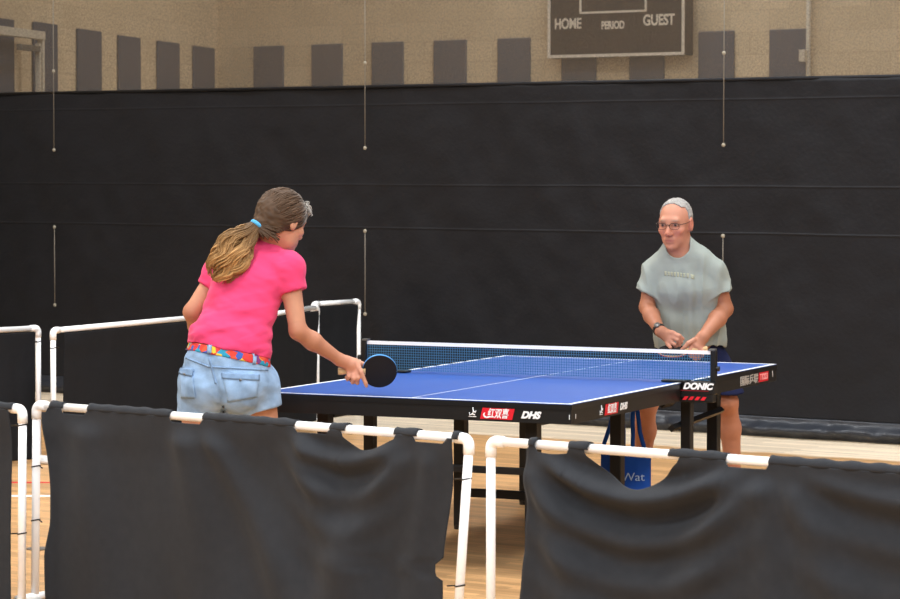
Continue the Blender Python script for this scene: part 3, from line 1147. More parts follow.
def skin_of(F, relax=2):
    """surface nets"""
    f = F.f
    ins = f < 0
    n = f.shape
    c = np.zeros((n[0] - 1, n[1] - 1, n[2] - 1), np.uint8)
    for dx in (0, 1):
        for dy in (0, 1):
            for dz in (0, 1):
                c += ins[dx:n[0] - 1 + dx, dy:n[1] - 1 + dy, dz:n[2] - 1 + dz]
    act = (c > 0) & (c < 8)
    I, J, K = np.nonzero(act)
    idx = np.full(c.shape, -1, np.int32)
    idx[I, J, K] = np.arange(len(I))
    acc = np.zeros((len(I), 3))
    cnt = np.zeros(len(I))
    cor = [(x, y, z) for x in (0, 1) for y in (0, 1) for z in (0, 1)]
    for i, p in enumerate(cor):
        for q in cor[i + 1:]:
            if sum(abs(a - b) for a, b in zip(p, q)) != 1:
                continue
            v1 = f[I + p[0], J + p[1], K + p[2]]
            v2 = f[I + q[0], J + q[1], K + q[2]]
            m = (v1 < 0) != (v2 < 0)
            t = np.where(m, v1 / np.where(m, v1 - v2, 1), 0)
            acc += m[:, None] * (np.array(p) + t[:, None] * (np.array(q) - np.array(p)))
            cnt += m
    V = F.lo + F.h * (np.stack([I, J, K], 1) + acc / cnt[:, None])
    Q = []
    for ax in range(3):
        A = [slice(None)] * 3
        B = [slice(None)] * 3
        A[ax] = slice(0, -1)
        B[ax] = slice(1, None)
        ch = ins[tuple(A)] != ins[tuple(B)]
        o1, o2 = [(1, 2), (2, 0), (0, 1)][ax]
        E = np.stack(np.nonzero(ch), 1)
        ok = (E[:, o1] > 0) & (E[:, o2] > 0) & (E[:, o1] < n[o1] - 1) & (E[:, o2] < n[o2] - 1)
        E = E[ok]
        if not len(E):
            continue
        e1 = np.zeros(3, int)
        e1[o1] = 1
        e2 = np.zeros(3, int)
        e2[o2] = 1
        g = lambda W_: idx[W_[:, 0], W_[:, 1], W_[:, 2]]
        q = np.stack([g(E - e1 - e2), g(E - e2), g(E), g(E - e1)], 1)
        flip = ~ins[E[:, 0], E[:, 1], E[:, 2]]
        q[flip] = q[flip][:, ::-1]
        Q.append(q)
    Q = np.concatenate(Q)
    e = np.concatenate([Q[:, [0, 1]], Q[:, [1, 2]], Q[:, [2, 3]], Q[:, [3, 0]]])
    for _ in range(relax):
        s = np.zeros_like(V)
        w = np.bincount(e[:, 0], minlength=len(V)) + np.bincount(e[:, 1], minlength=len(V))
        for a in range(3):
            s[:, a] = np.bincount(e[:, 0], V[e[:, 1], a], len(V)) + np.bincount(e[:, 1], V[e[:, 0], a], len(V))
        V = V * 0.45 + 0.55 * s / np.maximum(w, 1)[:, None]
    return V, Q


def vnormals(V, Q):
    n = np.cross(V[Q[:, 2]] - V[Q[:, 0]], V[Q[:, 3]] - V[Q[:, 1]])
    N = np.zeros_like(V)
    for k in range(4):
        for a in range(3):
            N[:, a] += np.bincount(Q[:, k], n[:, a], len(V))
    return N / (np.linalg.norm(N, axis=1)[:, None] + 1e-12)


def make_mesh(name, V, Q, m, parent, cols=None, label=None):
    me = bpy.data.meshes.new(name)
    me.vertices.add(len(V))
    me.vertices.foreach_set('co', V.astype(np.float32).ravel())
    me.loops.add(Q.size)
    me.loops.foreach_set('vertex_index', Q.astype(np.int32).ravel())
    me.polygons.add(len(Q))
    me.polygons.foreach_set('loop_start', np.arange(0, Q.size, Q.shape[1]).astype(np.int32))
    me.polygons.foreach_set('use_smooth', np.ones(len(Q), bool))
    me.update(calc_edges=True)
    me.validate()
    if cols is not None:
        ca = me.color_attributes.new('tint', 'FLOAT_COLOR', 'POINT')
        c4 = np.ones((len(V), 4), np.float32)
        c4[:, :3] = cols
        ca.data.foreach_set('color', c4.ravel())
    return link(name, me, m, parent, False, label)


L3 = lambda c: np.array(lin(c)[:3])


def blend(cols, w, c):
    w = np.clip(w, 0, 1)[:, None]
    return cols * (1 - w) + w * L3(c)


def gauss(V, c, r):
    d = (V - np.array(c)) / np.array(r)
    return np.exp(-(d ** 2).sum(1))


class Person:
    """local frame: x to the right of the photo, y away from the camera, z up; px/py/dd place joints in it"""

    def __init__(s, name, px, depth, label):
        g = at(px, 300, depth)
        s.o = np.array([g[0], g[1], 0.0])
        s.depth = depth
        s.root = empty(name, tuple(s.o), YAW, label, 'person')
        s.R = np.array([[math.cos(YAW), -math.sin(YAW), 0], [math.sin(YAW), math.cos(YAW), 0], [0, 0, 1]])

    def J(s, px, py, dd=0.0):
        return s.R.T @ (at(px, py, s.depth + dd) - s.o)

    def rayl(s, px, py):
        return Vector(s.R.T @ (CAM - s.o)), Vector(s.R.T @ ray(px, py)).normalized()


def frame(yaw, pitch, roll=0.0):
    """columns right, forward, up; yaw 0 looks away from the camera, positive turns to the photo's right"""
    f = np.array([math.sin(yaw) * math.cos(pitch), math.cos(yaw) * math.cos(pitch), -math.sin(pitch)])
    r = np.array([math.cos(yaw), -math.sin(yaw), 0])
    u = np.cross(r, f)
    if roll:
        r, u = r * math.cos(roll) + u * math.sin(roll), u * math.cos(roll) - r * math.sin(roll)
    return np.stack([r, f, u], 1)


def head(F, c, R, sc, neck, rn=0.056, fem=False):
    P = lambda *p: np.array(c) + R @ (np.array(p) * sc)
    E = lambda p, r, k: F.put(ell(P(*p), np.array(r) * sc, R, k * sc))
    Cc = lambda p, q, r1, r2, k: F.put(cap(P(*p), P(*q), r1 * sc, r2 * sc, k * sc))
    E((0, -.014, .035), (.076, .098, .088), .01)
    E((0, .030, -.015), (.064, .066, .092), .03)
    E((0, .034, -.072), (.052, .052, .042), .03)
    E((0, .076, -.102), (.024, .018, .016), .025)
    Cc((-.036, .084, .031), (.036, .084, .031), .012, .012, .02)
    for sx in (-1, 1):
        E((sx * .046, .066, -.022), (.018, .018, .014), .025)
        F.put(ell(P(sx * .033, .104, .010), np.array((.017, .018, .012)) * sc, R, .012 * sc), sub=True)
        E((sx * .033, .081, .010), (.0135, .0125, .0115), .004)
        E((sx * .013, .105, -.034), (.009, .010, .008), .01)
        E((sx * .080, -.008, .0), (.010, .021, .036), .006)
        F.put(ell(P(sx * .089, -.004, .0), np.array((.006, .010, .018)) * sc, R, .006 * sc), sub=True)
        E((sx * .074, -.004, -.024), (.009, .010, .013), .008)
    Cc((0, .090, .016), (0, .116, -.026), .0085, .0125, .014)
    E((0, .088, -.060), (.025, .012, .008), .014)
    E((0, .087, -.073), (.021, .013, .009), .014)
    F.put(cap(P(-.024, .104, -.0665), P(.024, .104, -.0665), .0025 * sc, .0025 * sc, .005 * sc), sub=True)
    F.put(cap(P(0, -.028, -.05), neck, rn, rn * 1.08, .03))
    return P


def head_colors(V, cols, c, R, sc, lip, brow, cheeks=None):
    Lc = (V - np.array(c)) @ R / sc
    near = (np.linalg.norm(Lc, axis=1) < .19)
    z = np.where(near, 1.0, 0.0)
    if cheeks:
        for sx in (-1, 1):
            cols = blend(cols, z * .55 * gauss(Lc, (sx * .045, .08, -.03), (.03, .04, .025)), cheeks)
            cols = blend(cols, z * .7 * gauss(Lc, (sx * .083, -.005, 0), (.012, .03, .04)), cheeks)
        cols = blend(cols, z * .6 * gauss(Lc, (0, .115, -.028), (.016, .02, .02)), cheeks)
    cols = blend(cols, z * .9 * gauss(Lc, (0, .1, -.067), (.024, .02, .007)), lip)
    cols = blend(cols, z * .6 * gauss(Lc, (0, .1, -.0665), (.026, .02, .0022)), (96, 52, 48))
    for sx in (-1, 1):
        cols = blend(cols, z * .8 * gauss(Lc, (sx * .034, .095, .033), (.018, .02, .005)), brow)
        d = np.sqrt(((Lc[:, [0, 2]] - np.array([sx * .033, .010])) ** 2 / np.array([.0125 ** 2, .0065 ** 2])).sum(1))
        eye = z * (Lc[:, 1] > .06) * np.clip((1.1 - d) * 4, 0, 1)
        cols = blend(cols, eye, (150, 128, 116))
        di = np.sqrt(((Lc[:, [0, 2]] - np.array([sx * .033, .010])) ** 2).sum(1)) / .0062
        cols = blend(cols, eye * np.clip((1.1 - di) * 4, 0, 1), (48, 42, 40))
        cols = blend(cols, z * .6 * np.exp(-((d - 1.3) / .45) ** 2) * (Lc[:, 1] > .05), (120, 74, 60))
    return cols


def finger(F, pts, r0, r1, k=0.004):
    n = len(pts) - 1
    for i in range(n):
        F.put(cap(pts[i], pts[i + 1], r0 + (r1 - r0) * i / n, r0 + (r1 - r0) * (i + 1) / n, k if i else 0.008))


def tree_of(V, Q):
    return BVHTree.FromPolygons([Vector(v) for v in V.tolist()], Q.tolist())


def decal(P, tree, corners, nu, nv, off, name, m, thick=0.002, fn=None, label=None):
    """a sewn-on piece that follows the cloth under it; corners are photo points (tl, tr, br, bl)"""
    tl, tr, br, bl = [np.array(q, float) for q in corners]
    A = np.zeros((nu, nv, 3))
    last = None
    for i in range(nu):
        for j in range(nv):
            a, b = i / (nu - 1), j / (nv - 1)
            q = (tl * (1 - a) + tr * a) * (1 - b) + (bl * (1 - a) + br * a) * b
            o, d = P.rayl(*q)
            hit, nn, _, _ = tree.ray_cast(o, d)
            if hit is not None:
                last = np.array(hit + nn * off)
            A[i, j] = last if last is not None else (0, 0, 1)
    mb = MB().grid(A)
    return mb.build(name, m, P.root, True, solid=thick, label=label)


def wrinkle(V, N, terms):
    d = np.zeros(len(V))
    for i, v in enumerate(V):
        s = 0.0
        for (sx, sy, sz, am, seed) in terms:
            s += am * noise.noise((v[0] * sx, v[1] * sy, v[2] * sz + seed))
        d[i] = s
    return V + N * d[:, None]


def strand_mesh(lines, radii, cols, name, m, parent, label=None, n=5):
    mb = MB()
    vc = []
    for pts, r, cl in zip(lines, radii, cols):
        b0 = len(mb.v)
        mb.tube(pts, r, n)
        k = len(pts)
        for i in range(k):
            c = cl[i] if hasattr(cl[0], '__len__') else cl
            vc += [c] * n
    me = bpy.data.meshes.new(name)
    me.from_pydata(mb.v, [], mb.f)
    me.update()
    ca = me.color_attributes.new('tint', 'FLOAT_COLOR', 'POINT')
    c4 = np.ones((len(mb.v), 4), np.float32)
    c4[:, :3] = np.array(vc)
    ca.data.foreach_set('color', c4.ravel())
    return link(name, me, m, parent, True, label)


rng = random.Random(7)

# ================================================================== the woman
WP = Person('person', 229, 12.2, 'woman in pink t-shirt and denim shorts reaching a paddle over the table, seen from behind')
J = WP.J
hipyaw, chyaw = math.radians(25), math.radians(36)
sh = np.array([math.cos(hipyaw), -math.sin(hipyaw), 0])
sc_ = np.array([math.cos(chyaw), -math.sin(chyaw), 0])
fh_ = np.array([math.sin(hipyaw), math.cos(hipyaw), 0])
hip = J(228, 384, 0.0)
pel = J(226.5, 362, 0.0)
wai = J(230, 338, 0.02)
rib = J(240, 310, 0.06)
che = J(250, 284, 0.10)
shc = J(256, 260, 0.13)
nkb = J(268, 247, 0.14)
shR = J(288, 268, 0.04)
shL = J(221, 270, 0.22)
elR = J(298, 331, 0.02)
wrR = J(340, 360, 0.13)
elL = J(192, 312, 0.20)
wrL = J(206, 352, 0.40)
hcR, hcL = J(253, 386, 0.02), J(204, 384, 0.06)
knR, knL = J(268, 470, 0.12), J(196, 472, 0.14)
anR, anL = J(284, 553, 0.0), J(180, 555, 0.05)

torso = [
    eseg(hip, pel, (.178, .125), (.172, .118), sh, .04),
    ell(hip + sh * .085 - fh_ * .045 - np.array([0, 0, .02]), (.085, .085, .09), None, .05),
    ell(hip - sh * .085 - fh_ * .045 - np.array([0, 0, .02]), (.085, .085, .09), None, .05),
    eseg(pel, wai, (.172, .118), (.160, .108), sh, .04),
    eseg(wai, rib, (.160, .108), (.156, .105), sc_, .04),
    eseg(rib, che, (.156, .105), (.160, .108), sc_, .04),
    eseg(che, shc, (.160, .108), (.105, .070), sc_, .05),
]
fc = np.array([math.sin(chyaw), math.cos(chyaw), 0])
bust = [ell(che + sc_ * .06 + fc * .075 + np.array([0, 0, -.01]), (.062, .06, .06), None, .04),
        ell(che - sc_ * .06 + fc * .075 + np.array([0, 0, -.01]), (.062, .06, .06), None, .04)]
armR = [cap(shc + (shR - shc) * .5, shR, .055, .052, .04), cap(shR, elR, .050, .037, .03), cap(elR, elR + (wrR - elR) * .35, .037, .039, .02),
        cap(elR + (wrR - elR) * .35, wrR, .039, .025, .02)]
armL = [cap(shc + (shL - shc) * .5, shL, .055, .052, .04), cap(shL, elL, .050, .037, .03), cap(elL, elL + (wrL - elL) * .35, .037, .038, .02),
        cap(elL + (wrL - elL) * .35, wrL, .038, .025, .02)]
legs = []
for h_, k_, a_ in ((hcR, knR, anR), (hcL, knL, anL)):
    legs += [cap(h_, k_, .098, .062, .04), cap(k_, k_ + (a_ - k_) * .35 - fh_ * .02, .058, .060, .03), cap(k_ + (a_ - k_) * .35 - fh_ * .02, a_, .060, .037, .03)]
HCw, HRw, HSw = J(282, 222, .12), frame(math.radians(43), math.radians(20)), 1.06

H = 0.0042
F = Field(np.array([-.34, -.36, -.01]), np.array([.70, .62, 1.72]), H)
for p_ in torso + bust + armR + armL + legs:
    F.put(p_)
head(F, HCw, HRw, HSw, nkb, .052, True)
# feet inside shoes
for a_ in (anR, anL):
    F.put(cap((a_[0], a_[1], .05), (a_[0] + fh_[0] * .13, a_[1] + fh_[1] * .13, .035), .036, .03, .02))
    F.put(cap(a_, (a_[0], a_[1], .05), .037, .036, .02))
# right hand round the paddle handle
D = 0.14
F.put(cap(wrR, J(351, 364, D), .025, .027, .02))
F.put(eseg(J(346, 362, D), J(357, 368, D + .01), (.027, .018), (.033, .017), J(349, 373, D) - J(353, 358, D), .018))
finger(F, [J(357.5, 364, D), J(361, 372, D - .018), J(365.5, 383, D - .012), J(366.5, 386, D - .008)], .0115, .0085)
finger(F, [J(356, 370, D), J(358, 378, D - .012), J(357.5, 383, D + .012), J(355, 380, D + .03)], .0110, .0085)
finger(F, [J(352.5, 371, D), J(353.5, 378.5, D - .010), J(352.5, 382.5, D + .014), J(350.5, 379, D + .03)], .0105, .008)
finger(F, [J(348.5, 370, D), J(348.5, 376.5, D - .006), J(347.5, 379.5, D + .014), J(346, 377, D + .028)], .0095, .0075)
finger(F, [J(348, 361, D + .01), J(355, 360.5, D + .03), J(363, 364, D + .036), J(368, 366.5, D + .034)], .0125, .0095)
# left hand, loosely curled in front of her
dl = (wrL - elL) / np.linalg.norm(wrL - elL)
F.put(eseg(wrL, wrL + dl * .085, (.026, .018), (.038, .016), sh, .018))
for q, (o_, ln_) in enumerate(((-.03, .07), (-.01, .08), (.011, .075), (.031, .06))):
    b0 = wrL + dl * .085 + sh * o_
    finger(F, [b0, b0 + dl * ln_ * .5 + np.array([0, 0, -.006]), b0 + dl * ln_ * .8 + np.array([0, 0, -.03])], .009, .0072)
b0 = wrL + dl * .03 + sh * .024
finger(F, [b0, b0 + dl * .03 + sh * .028, b0 + dl * .06 + sh * .032 + np.array([0, 0, -.012])], .011, .0085)
V, Q = skin_of(F, 2)
cols = np.tile(L3((198, 142, 114)), (len(V), 1))
cols = blend(cols, np.clip((.75 - V[:, 2]) * 4, 0, 1) * .4, (196, 132, 102))
for a_, b_ in ((elR, wrR), (elL, wrL)):
    t_ = np.clip(((V - a_) @ (b_ - a_)) / ((b_ - a_) @ (b_ - a_)), 0, 1)
    dist = np.linalg.norm(V - (a_ + t_[:, None] * (b_ - a_)), axis=1)
    cols = blend(cols, .75 * np.clip((.06 - dist) * 60, 0, 1), (176, 116, 88))
cols = blend(cols, .5 * gauss(V, J(354, 372, D), (.05, .06, .05)), (214, 146, 126))
cols = head_colors(V, cols, HCw, HRw, HSw, (186, 100, 96), (110, 84, 66), None)
make_mesh('body', V, Q, M['skin'], WP.root, cols)

# t-shirt
F = Field(np.array([-.32, -.34, .85]), np.array([.42, .52, 1.58]), H)
for p_ in torso[3:] + bust:
    F.put(p_, .013)
F.put(eseg(pel, wai, (.186, .130), (.167, .115), sh, .04), .012)
F.put(cap(shc + (shR - shc) * .5, shR, .055, .055, .05), .012)
F.put(cap(shc + (shL - shc) * .5, shL, .055, .055, .05), .012)
sleeve_R = J(294, 291, .035)
sleeve_L = J(209, 288, .21)
for (a_, b_, t_) in ((shR, sleeve_R, J(296, 310, .03)), (shL, sleeve_L, J(202, 305, .21))):
    G = Field(np.array([-.32, -.34, .85]), np.array([.42, .52, 1.58]), H)
    G.put(cap(a_, t_, .054, .050, .03), .012)
    n_ = (b_ - a_) / np.linalg.norm(b_ - a_)
    G.cut(n_, float(n_ @ b_))
    unite(F, G, .025)
F.put(cap(nkb, shc, .050, .07, .05), .010)
# neckline
F.put(cap(nkb + (HCw - nkb) * .34 + fc * .02, nkb + (HCw - nkb) * 1.1, .060, .085, .012), sub=True)
# hem: sloping plane through the photo's hem line
F.cutfn(lambda X, Y, Z: (.965 - .215 * X - .111 * Y) - Z)
V, Q = skin_of(F, 2)
N_ = vnormals(V, Q)
d = np.zeros(len(V))
hemz = .965 - .215 * V[:, 0] - .111 * V[:, 1]
for i, v in enumerate(V):
    hh = v[2] - hemz[i]
    wv = math.exp(-hh / .16)
    x, y, z = v
    d[i] = .011 * wv * noise.noise((x * 9 + z * 9, y * 9, z * 26 - x * 8)) + .007 * noise.noise((x * 7, y * 7, z * 15 + x * 10)) \
        - .009 * abs(noise.noise((x * 5 + y * 3, y * 5, z * 21 - x * 7 + 3))) * (.35 + wv) + .004 \
        + .0022 * noise.noise((x * 24 + z * 10, y * 24, z * 38))
V = V + N_ * d[:, None]
make_mesh('t_shirt', V, Q, M['pink'], WP.root)
shirt_tree = tree_of(V, Q)
# thin hem bands of the sleeve and neck
nn_ = (sleeve_R - shR) / np.linalg.norm(sleeve_R - shR)

# shorts
F = Field(np.array([-.34, -.34, .60]), np.array([.42, .36, 1.08]), H)
F.put(eseg(hip, pel, (.188, .132), (.176, .122), sh, .04), .012)
F.put(torso[1], .014)
F.put(torso[2], .014)
F.put(eseg(pel, wai, (.176, .122), (.166, .113), sh, .03), .012)
F.put(cap(hcR, J(256, 432, .05), .108, .108, .03), .012)
F.put(cap(hcL, J(203, 432, .07), .104, .104, .03), .012)
hr1, hr2 = J(228, 423, -.1), J(283, 405, .0)
sl_ = (hr2[2] - hr1[2]) / (hr2[0] - hr1[0])
F.cutfn(lambda X, Y, Z: np.where(X > .0, (hr1[2] + sl_ * (X - hr1[0]) - .05 * Y), J(203, 416, -.1)[2] + 0 * Y + 0 * X) - Z)
wtop = lambda X, Y: .951 - .215 * X - .111 * Y + .012
F.cutfn(lambda X, Y, Z: Z - wtop(X, Y))
# gap between the legs
for i in range(9):
    F.put(cap(J(223.5, 407 + 4 * i, -.25), J(223.5, 407 + 4 * i, .25), .003 + .0016 * i, None, .012), sub=True)
V, Q = skin_of(F, 2)
N_ = vnormals(V, Q)
d = np.zeros(len(V))
for i, v in enumerate(V):
    x, y, z = v
    d[i] = .004 * noise.noise((x * 11, y * 11, z * 18 + x * 12)) + .002 * noise.noise((x * 30, y * 30, z * 34))
    d[i] -= .007 * math.exp(-((x + .03 - (z - .75) * -.12) / .012) ** 2) * (1 if y < 0 else 0) * smooth(.93 - z, 0, .15)
V = V + N_ * d[:, None]
make_mesh('shorts', V, Q, M['denim'], WP.root)
ST = tree_of(V, Q)
# belt
F = Field(np.array([-.34, -.34, .80]), np.array([.42, .36, 1.08]), H)
F.put(eseg(hip, pel, (.188, .132), (.176, .122), sh, .04), .017)
F.put(torso[1], .017)
F.put(torso[2], .017)
F.put(eseg(pel, wai, (.176, .122), (.166, .113), sh, .03), .017)
F.cutfn(lambda X, Y, Z: Z - wtop(X, Y) - .004)
F.cutfn(lambda X, Y, Z: wtop(X, Y) - .034 - Z)
V, Q = skin_of(F, 1)
make_mesh('belt', V, Q, M['belt'], WP.root, label='bright multicoloured belt')
BT = tree_of(V, Q)
for (x0, y0, w_, h_) in ((208.2, 344, 4.0, 13), (253, 351.5, 3.2, 12), (184.5, 344.5, 2.4, 11)):
    decal(WP, BT, [(x0, y0), (x0 + w_, y0 + .3), (x0 + w_ - .5, y0 + h_), (x0 - .5, y0 + h_ - .3)], 4, 8, .005, 'belt_loop', M['denim'], .003)
for nm, q, lb in (('back_pocket', [(222.5, 376), (258.5, 378), (256.5, 397), (228, 402)], None), ('back_pocket', [(180.5, 372), (193, 376), (195.5, 398), (181.5, 398)], None)):
    pk = decal(WP, ST, q, 14, 12, .0035, nm, M['denim'], .003)
decal(WP, ST, [(221.5, 372.5), (259, 375), (258.5, 380.8), (222.5, 379)], 14, 5, .008, 'pocket_flap', M['denim_dark'], .003)
decal(WP, ST, [(178.5, 367.5), (195, 369), (193, 377), (180.5, 374.5)], 8, 5, .008, 'pocket_flap', M['denim_dark'], .003)
for bx, by in ((240.5, 380.5), (186.5, 375)):
    decal(WP, ST, [(bx - 1, by - 1), (bx + 1, by - 1), (bx + 1, by + 1), (bx - 1, by + 1)], 3, 3, .011, 'button', M['steel'], .003)
decal(WP, ST, [(208, 357), (210, 357), (217, 384), (215, 384)], 3, 14, .002, 'seam', M['denim_dark'], .002)
decal(WP, ST, [(186, 357), (209, 366), (209, 367.6), (186, 358.6)], 12, 3, .002, 'seam', M['denim_dark'], .002)
decal(WP, ST, [(209, 366), (268, 369.5), (268, 371), (209, 367.6)], 16, 3, .002, 'seam', M['denim_dark'], .002)

# shoes
for a_ in (anR, anL):
    F = Field(np.array([a_[0] - .2, a_[1] - .2, -.002]), np.array([a_[0] + .25, a_[1] + .3, .16]), .005)
    F.put(cap((a_[0] - fh_[0] * .03, a_[1] - fh_[1] * .03, .045), (a_[0] + fh_[0] * .15, a_[1] + fh_[1] * .15, .036), .047, .042, .02))
    F.put(cap((a_[0], a_[1], .05), (a_[0], a_[1], .10), .046, .044, .02))
    F.cutfn(lambda X, Y, Z: Z - .105)
    F.cutfn(lambda X, Y, Z: .001 - Z)
    V, Q = skin_of(F, 1)
    make_mesh('shoe', V, Q, M['shoe'], WP.root)

# hair drawn back into a ponytail
Pw = lambda *p: HCw + HRw @ (np.array(p) * HSw)
EC, ER = np.array([0, -.014, .035]), np.array([.076, .098, .088])
tieL = HRw.T @ (J(257, 225, .03) - HCw) / HSw
F = Field(np.array([-.1, -.2, 1.28]), np.array([.55, .45, 1.75]), .0042)
F.put(ell(Pw(*EC), (ER + np.array([.012, .014, .014])) * HSw, HRw, .01))
F.put(ell(Pw(0, -.06, .0), np.array([.066, .062, .06]) * HSw, HRw, .03))
F.put(cap(Pw(0, -.085, .02), Pw(*(tieL * .96)), .050, .024, .03))
F.put(cap(Pw(0, -.045, -.01), Pw(0, -.036, -.115), .066, .058, .03))
F.put(cap(Pw(0, -.08, -.05), Pw(*(tieL * .96)), .034, .022, .03))


def facecut(X, Y, Z):
    x = (X - HCw[0]) * HRw[0, 0] + (Y - HCw[1]) * HRw[1, 0] + (Z - HCw[2]) * HRw[2, 0]
    y = ((X - HCw[0]) * HRw[0, 1] + (Y - HCw[1]) * HRw[1, 1] + (Z - HCw[2]) * HRw[2, 1]) / HSw
    z = ((X - HCw[0]) * HRw[0, 2] + (Y - HCw[1]) * HRw[1, 2] + (Z - HCw[2]) * HRw[2, 2]) / HSw
    top = y * .80 - z * .95 - .022            # hairline from the forehead down to the ear
    low = y * .95 - z * .30 + .008            # behind the ear and down the nape
    a = np.where(z > .042, top, np.maximum(top, low))
    return np.maximum(a * .7, -.122 - z)


F.cutfn(facecut)
V, Q = skin_of(F, 2)
N_ = vnormals(V, Q)


def hair_col(p, t=0.0):
    """p in head units"""
    q = noise.noise((p[0] * 60, p[1] * 25, p[2] * 60))
    c = L3((78, 59, 44)) * (1 + .45 * q)
    g = smooth(p[1] + p[2] * .6, .04, .13)
    g = g * (.55 + .45 * noise.noise((p[0] * 80, p[1] * 18, 5)))
    return c * (1 - g) + L3((186, 182, 176)) * max(g, 0)


Lc = (V - HCw) @ HRw / HSw
cols = np.array([hair_col(p) for p in Lc])
dd_ = np.array([.004 * noise.noise((p[0] * 70, p[1] * 14, p[2] * 70)) for p in Lc])
make_mesh('hair', V + N_ * dd_[:, None], Q, M['hair'], WP.root, cols)
lines, radii, cls = [], [], []
tdir = (tieL - EC) / np.linalg.norm(tieL - EC)
for q in range(430):
    az = rng.uniform(-1.0, 1.0) * math.radians(118)
    base = rng.random()
    el = math.radians(rng.uniform(12, 75)) if abs(az) < math.radians(60) else math.radians(rng.uniform(-12, 60))
    v0 = np.array([math.sin(az) * math.cos(el), math.cos(az) * math.cos(el), math.sin(el)])
    if v0[1] * .098 * .80 - v0[2] * .088 * .95 - .033 * .95 - .014 * .8 > .02:
        continue
    pts, cc = [], []
    w1 = rng.uniform(0, 6)
    for i in range(13):
        t = i / 12
        w = v0 * (1 - t) + tdir * t
        w /= np.linalg.norm(w)
        p = EC + w * (ER + .0135 + .003 * math.sin(t * 9 + w1) + .002 * base)
        if t > .72:
            k = smooth(t, .72, 1)
            tgt = tieL * .98 + np.array([math.cos(w1), 0, math.sin(w1)]) * .012
            p = p * (1 - k) + tgt * k
        pts.append(Pw(*p))
        cc.append(hair_col(p) * (.75 + .5 * base))
    lines.append(pts)
    radii.append([.0022] + [.0030] * 11 + [.0024])
    cls.append(cc)
for q in range(150):
    az = rng.choice((-1, 1)) * math.radians(rng.uniform(95, 178))
    x0, y0 = math.sin(az) * .072, math.cos(az) * .062 - .035
    z0 = rng.uniform(-.112, -.03)
    pts, cc = [], []
    for i in range(9):
        t = i / 8
        p = np.array([x0, y0 - .008, z0]) * (1 - t) + tieL * t
        out_ = np.array([p[0], p[1] + .035, 0])
        p = p + out_ / (np.linalg.norm(out_) + 1e-6) * .014 * math.sin(PI * t)
        pts.append(Pw(*p))
        cc.append(hair_col(p) * rng.uniform(.8, 1.1))
    lines.append(pts)
    radii.append([.002] + [.0028] * 8)
    cls.append(cc)
for q in range(46):       # loose grey wisps at the forehead
    az = rng.uniform(-.5, 1.0)
    v0 = np.array([math.sin(az) * .8, math.cos(az) * .85, rng.uniform(.35, .75)])
    v0 /= np.linalg.norm(v0)
    p0 = EC + v0 * (ER + .012)
    pts = [Pw(*(p0 + v0 * .016 * t * (1 + math.sin(t * 3)) + np.array([.01 * math.sin(q + t * 4), .014 * t, -.018 * t * t + .006 * math.sin(q * 2 + t * 5)]))) for t in np.linspace(0, 1.2, 8)]
    lines.append(pts)
    radii.append([.0026, .0026, .0025, .0024, .0022, .002, .0016, .001])
    cls.append(tuple(L3((178, 172, 164)) * rng.uniform(.6, 1.1)))
strand_mesh(lines, radii, cls, 'hair_strands', M['hair'], WP.root)
tiep = Pw(*tieL)
pd = J(240, 246, .0) - tiep
pd /= np.linalg.norm(pd)
ref = np.cross(pd, [0, 0, 1.])
ref /= np.linalg.norm(ref)
up_ = np.cross(ref, pd)
MB().tube([tiep + .024 * (math.cos(t) * ref + math.sin(t) * up_) for t in np.linspace(0, 2 * PI, 25)], .0095, 10, caps=False).build('hair_tie', M['tie_blue'], WP.root, True, label='light blue hair tie')
ax_ = [tiep - pd * .01, J(250, 232, .005), J(238, 244, -.025), J(230, 258, -.04), J(221, 270, -.03), J(214, 281, -.015)]
hw_ = [.018, .040, .068, .076, .062, .030]
dp_ = [.018, .030, .036, .036, .030, .014]
lines, radii, cls = [], [], []


def spl(A_, t):
    n_ = len(A_) - 1
    x = min(t * n_, n_ - 1e-6)
    i = int(x)
    f_ = x - i
    p0, p1, p2, p3 = (A_[max(i - 1, 0)], A_[i], A_[i + 1], A_[min(i + 2, n_)])
    return .5 * ((2 * p1) + (-p0 + p2) * f_ + (2 * p0 - 5 * p1 + 4 * p2 - p3) * f_ ** 2 + (-p0 + 3 * p1 - 3 * p2 + p3) * f_ ** 3)


for q in range(420):
    th_ = rng.uniform(0, 2 * PI)
    rr_ = math.sqrt(rng.random()) * 1.02
    cl_ = int((th_ / (2 * PI)) * 8) + (10 if rr_ > .6 else 0)
    ph, fq = cl_ * 2.1 + rng.uniform(-.5, .5), 13 + (cl_ * 7 % 5) + rng.uniform(-.6, .6)
    end = .70 + .30 * ((cl_ * 5 % 9) / 9) + rng.uniform(-.07, .05)
    end = min(end, 1.0)
    pts, cc = [], []
    shade = rng.uniform(.7, 1.15) * (.75 + .45 * ((cl_ * 3 % 7) / 7))
    for i in range(20):
        t = i / 19 * end
        p = spl(ax_, t)
        tg = spl(ax_, min(t + .02, 1)) - spl(ax_, max(t - .02, 0))
        tg /= np.linalg.norm(tg)
        wd = np.cross(tg, np.array([0, 1., 0]))
        wd /= np.linalg.norm(wd)
        p = p + wd * math.cos(th_) * rr_ * spl(hw_, t) + np.array([0, 1., 0]) * math.sin(th_) * rr_ * spl(dp_, t)
        p = p + (wd * math.sin(fq * t + ph) + np.array([0, .6, 0]) * math.cos(fq * t + ph)) * .014 * smooth(t, .05, .4)
        pts.append(p)
        g = smooth(t + rng.uniform(-.05, .05), .05, .75)
        cc.append((L3((98, 74, 50)) * (1 - g) + L3((186, 142, 90)) * g) * shade)
    lines.append(pts)
    radii.append([.0036] * 15 + [.0034, .003, .0026, .002, .0012])
    cls.append(cc)
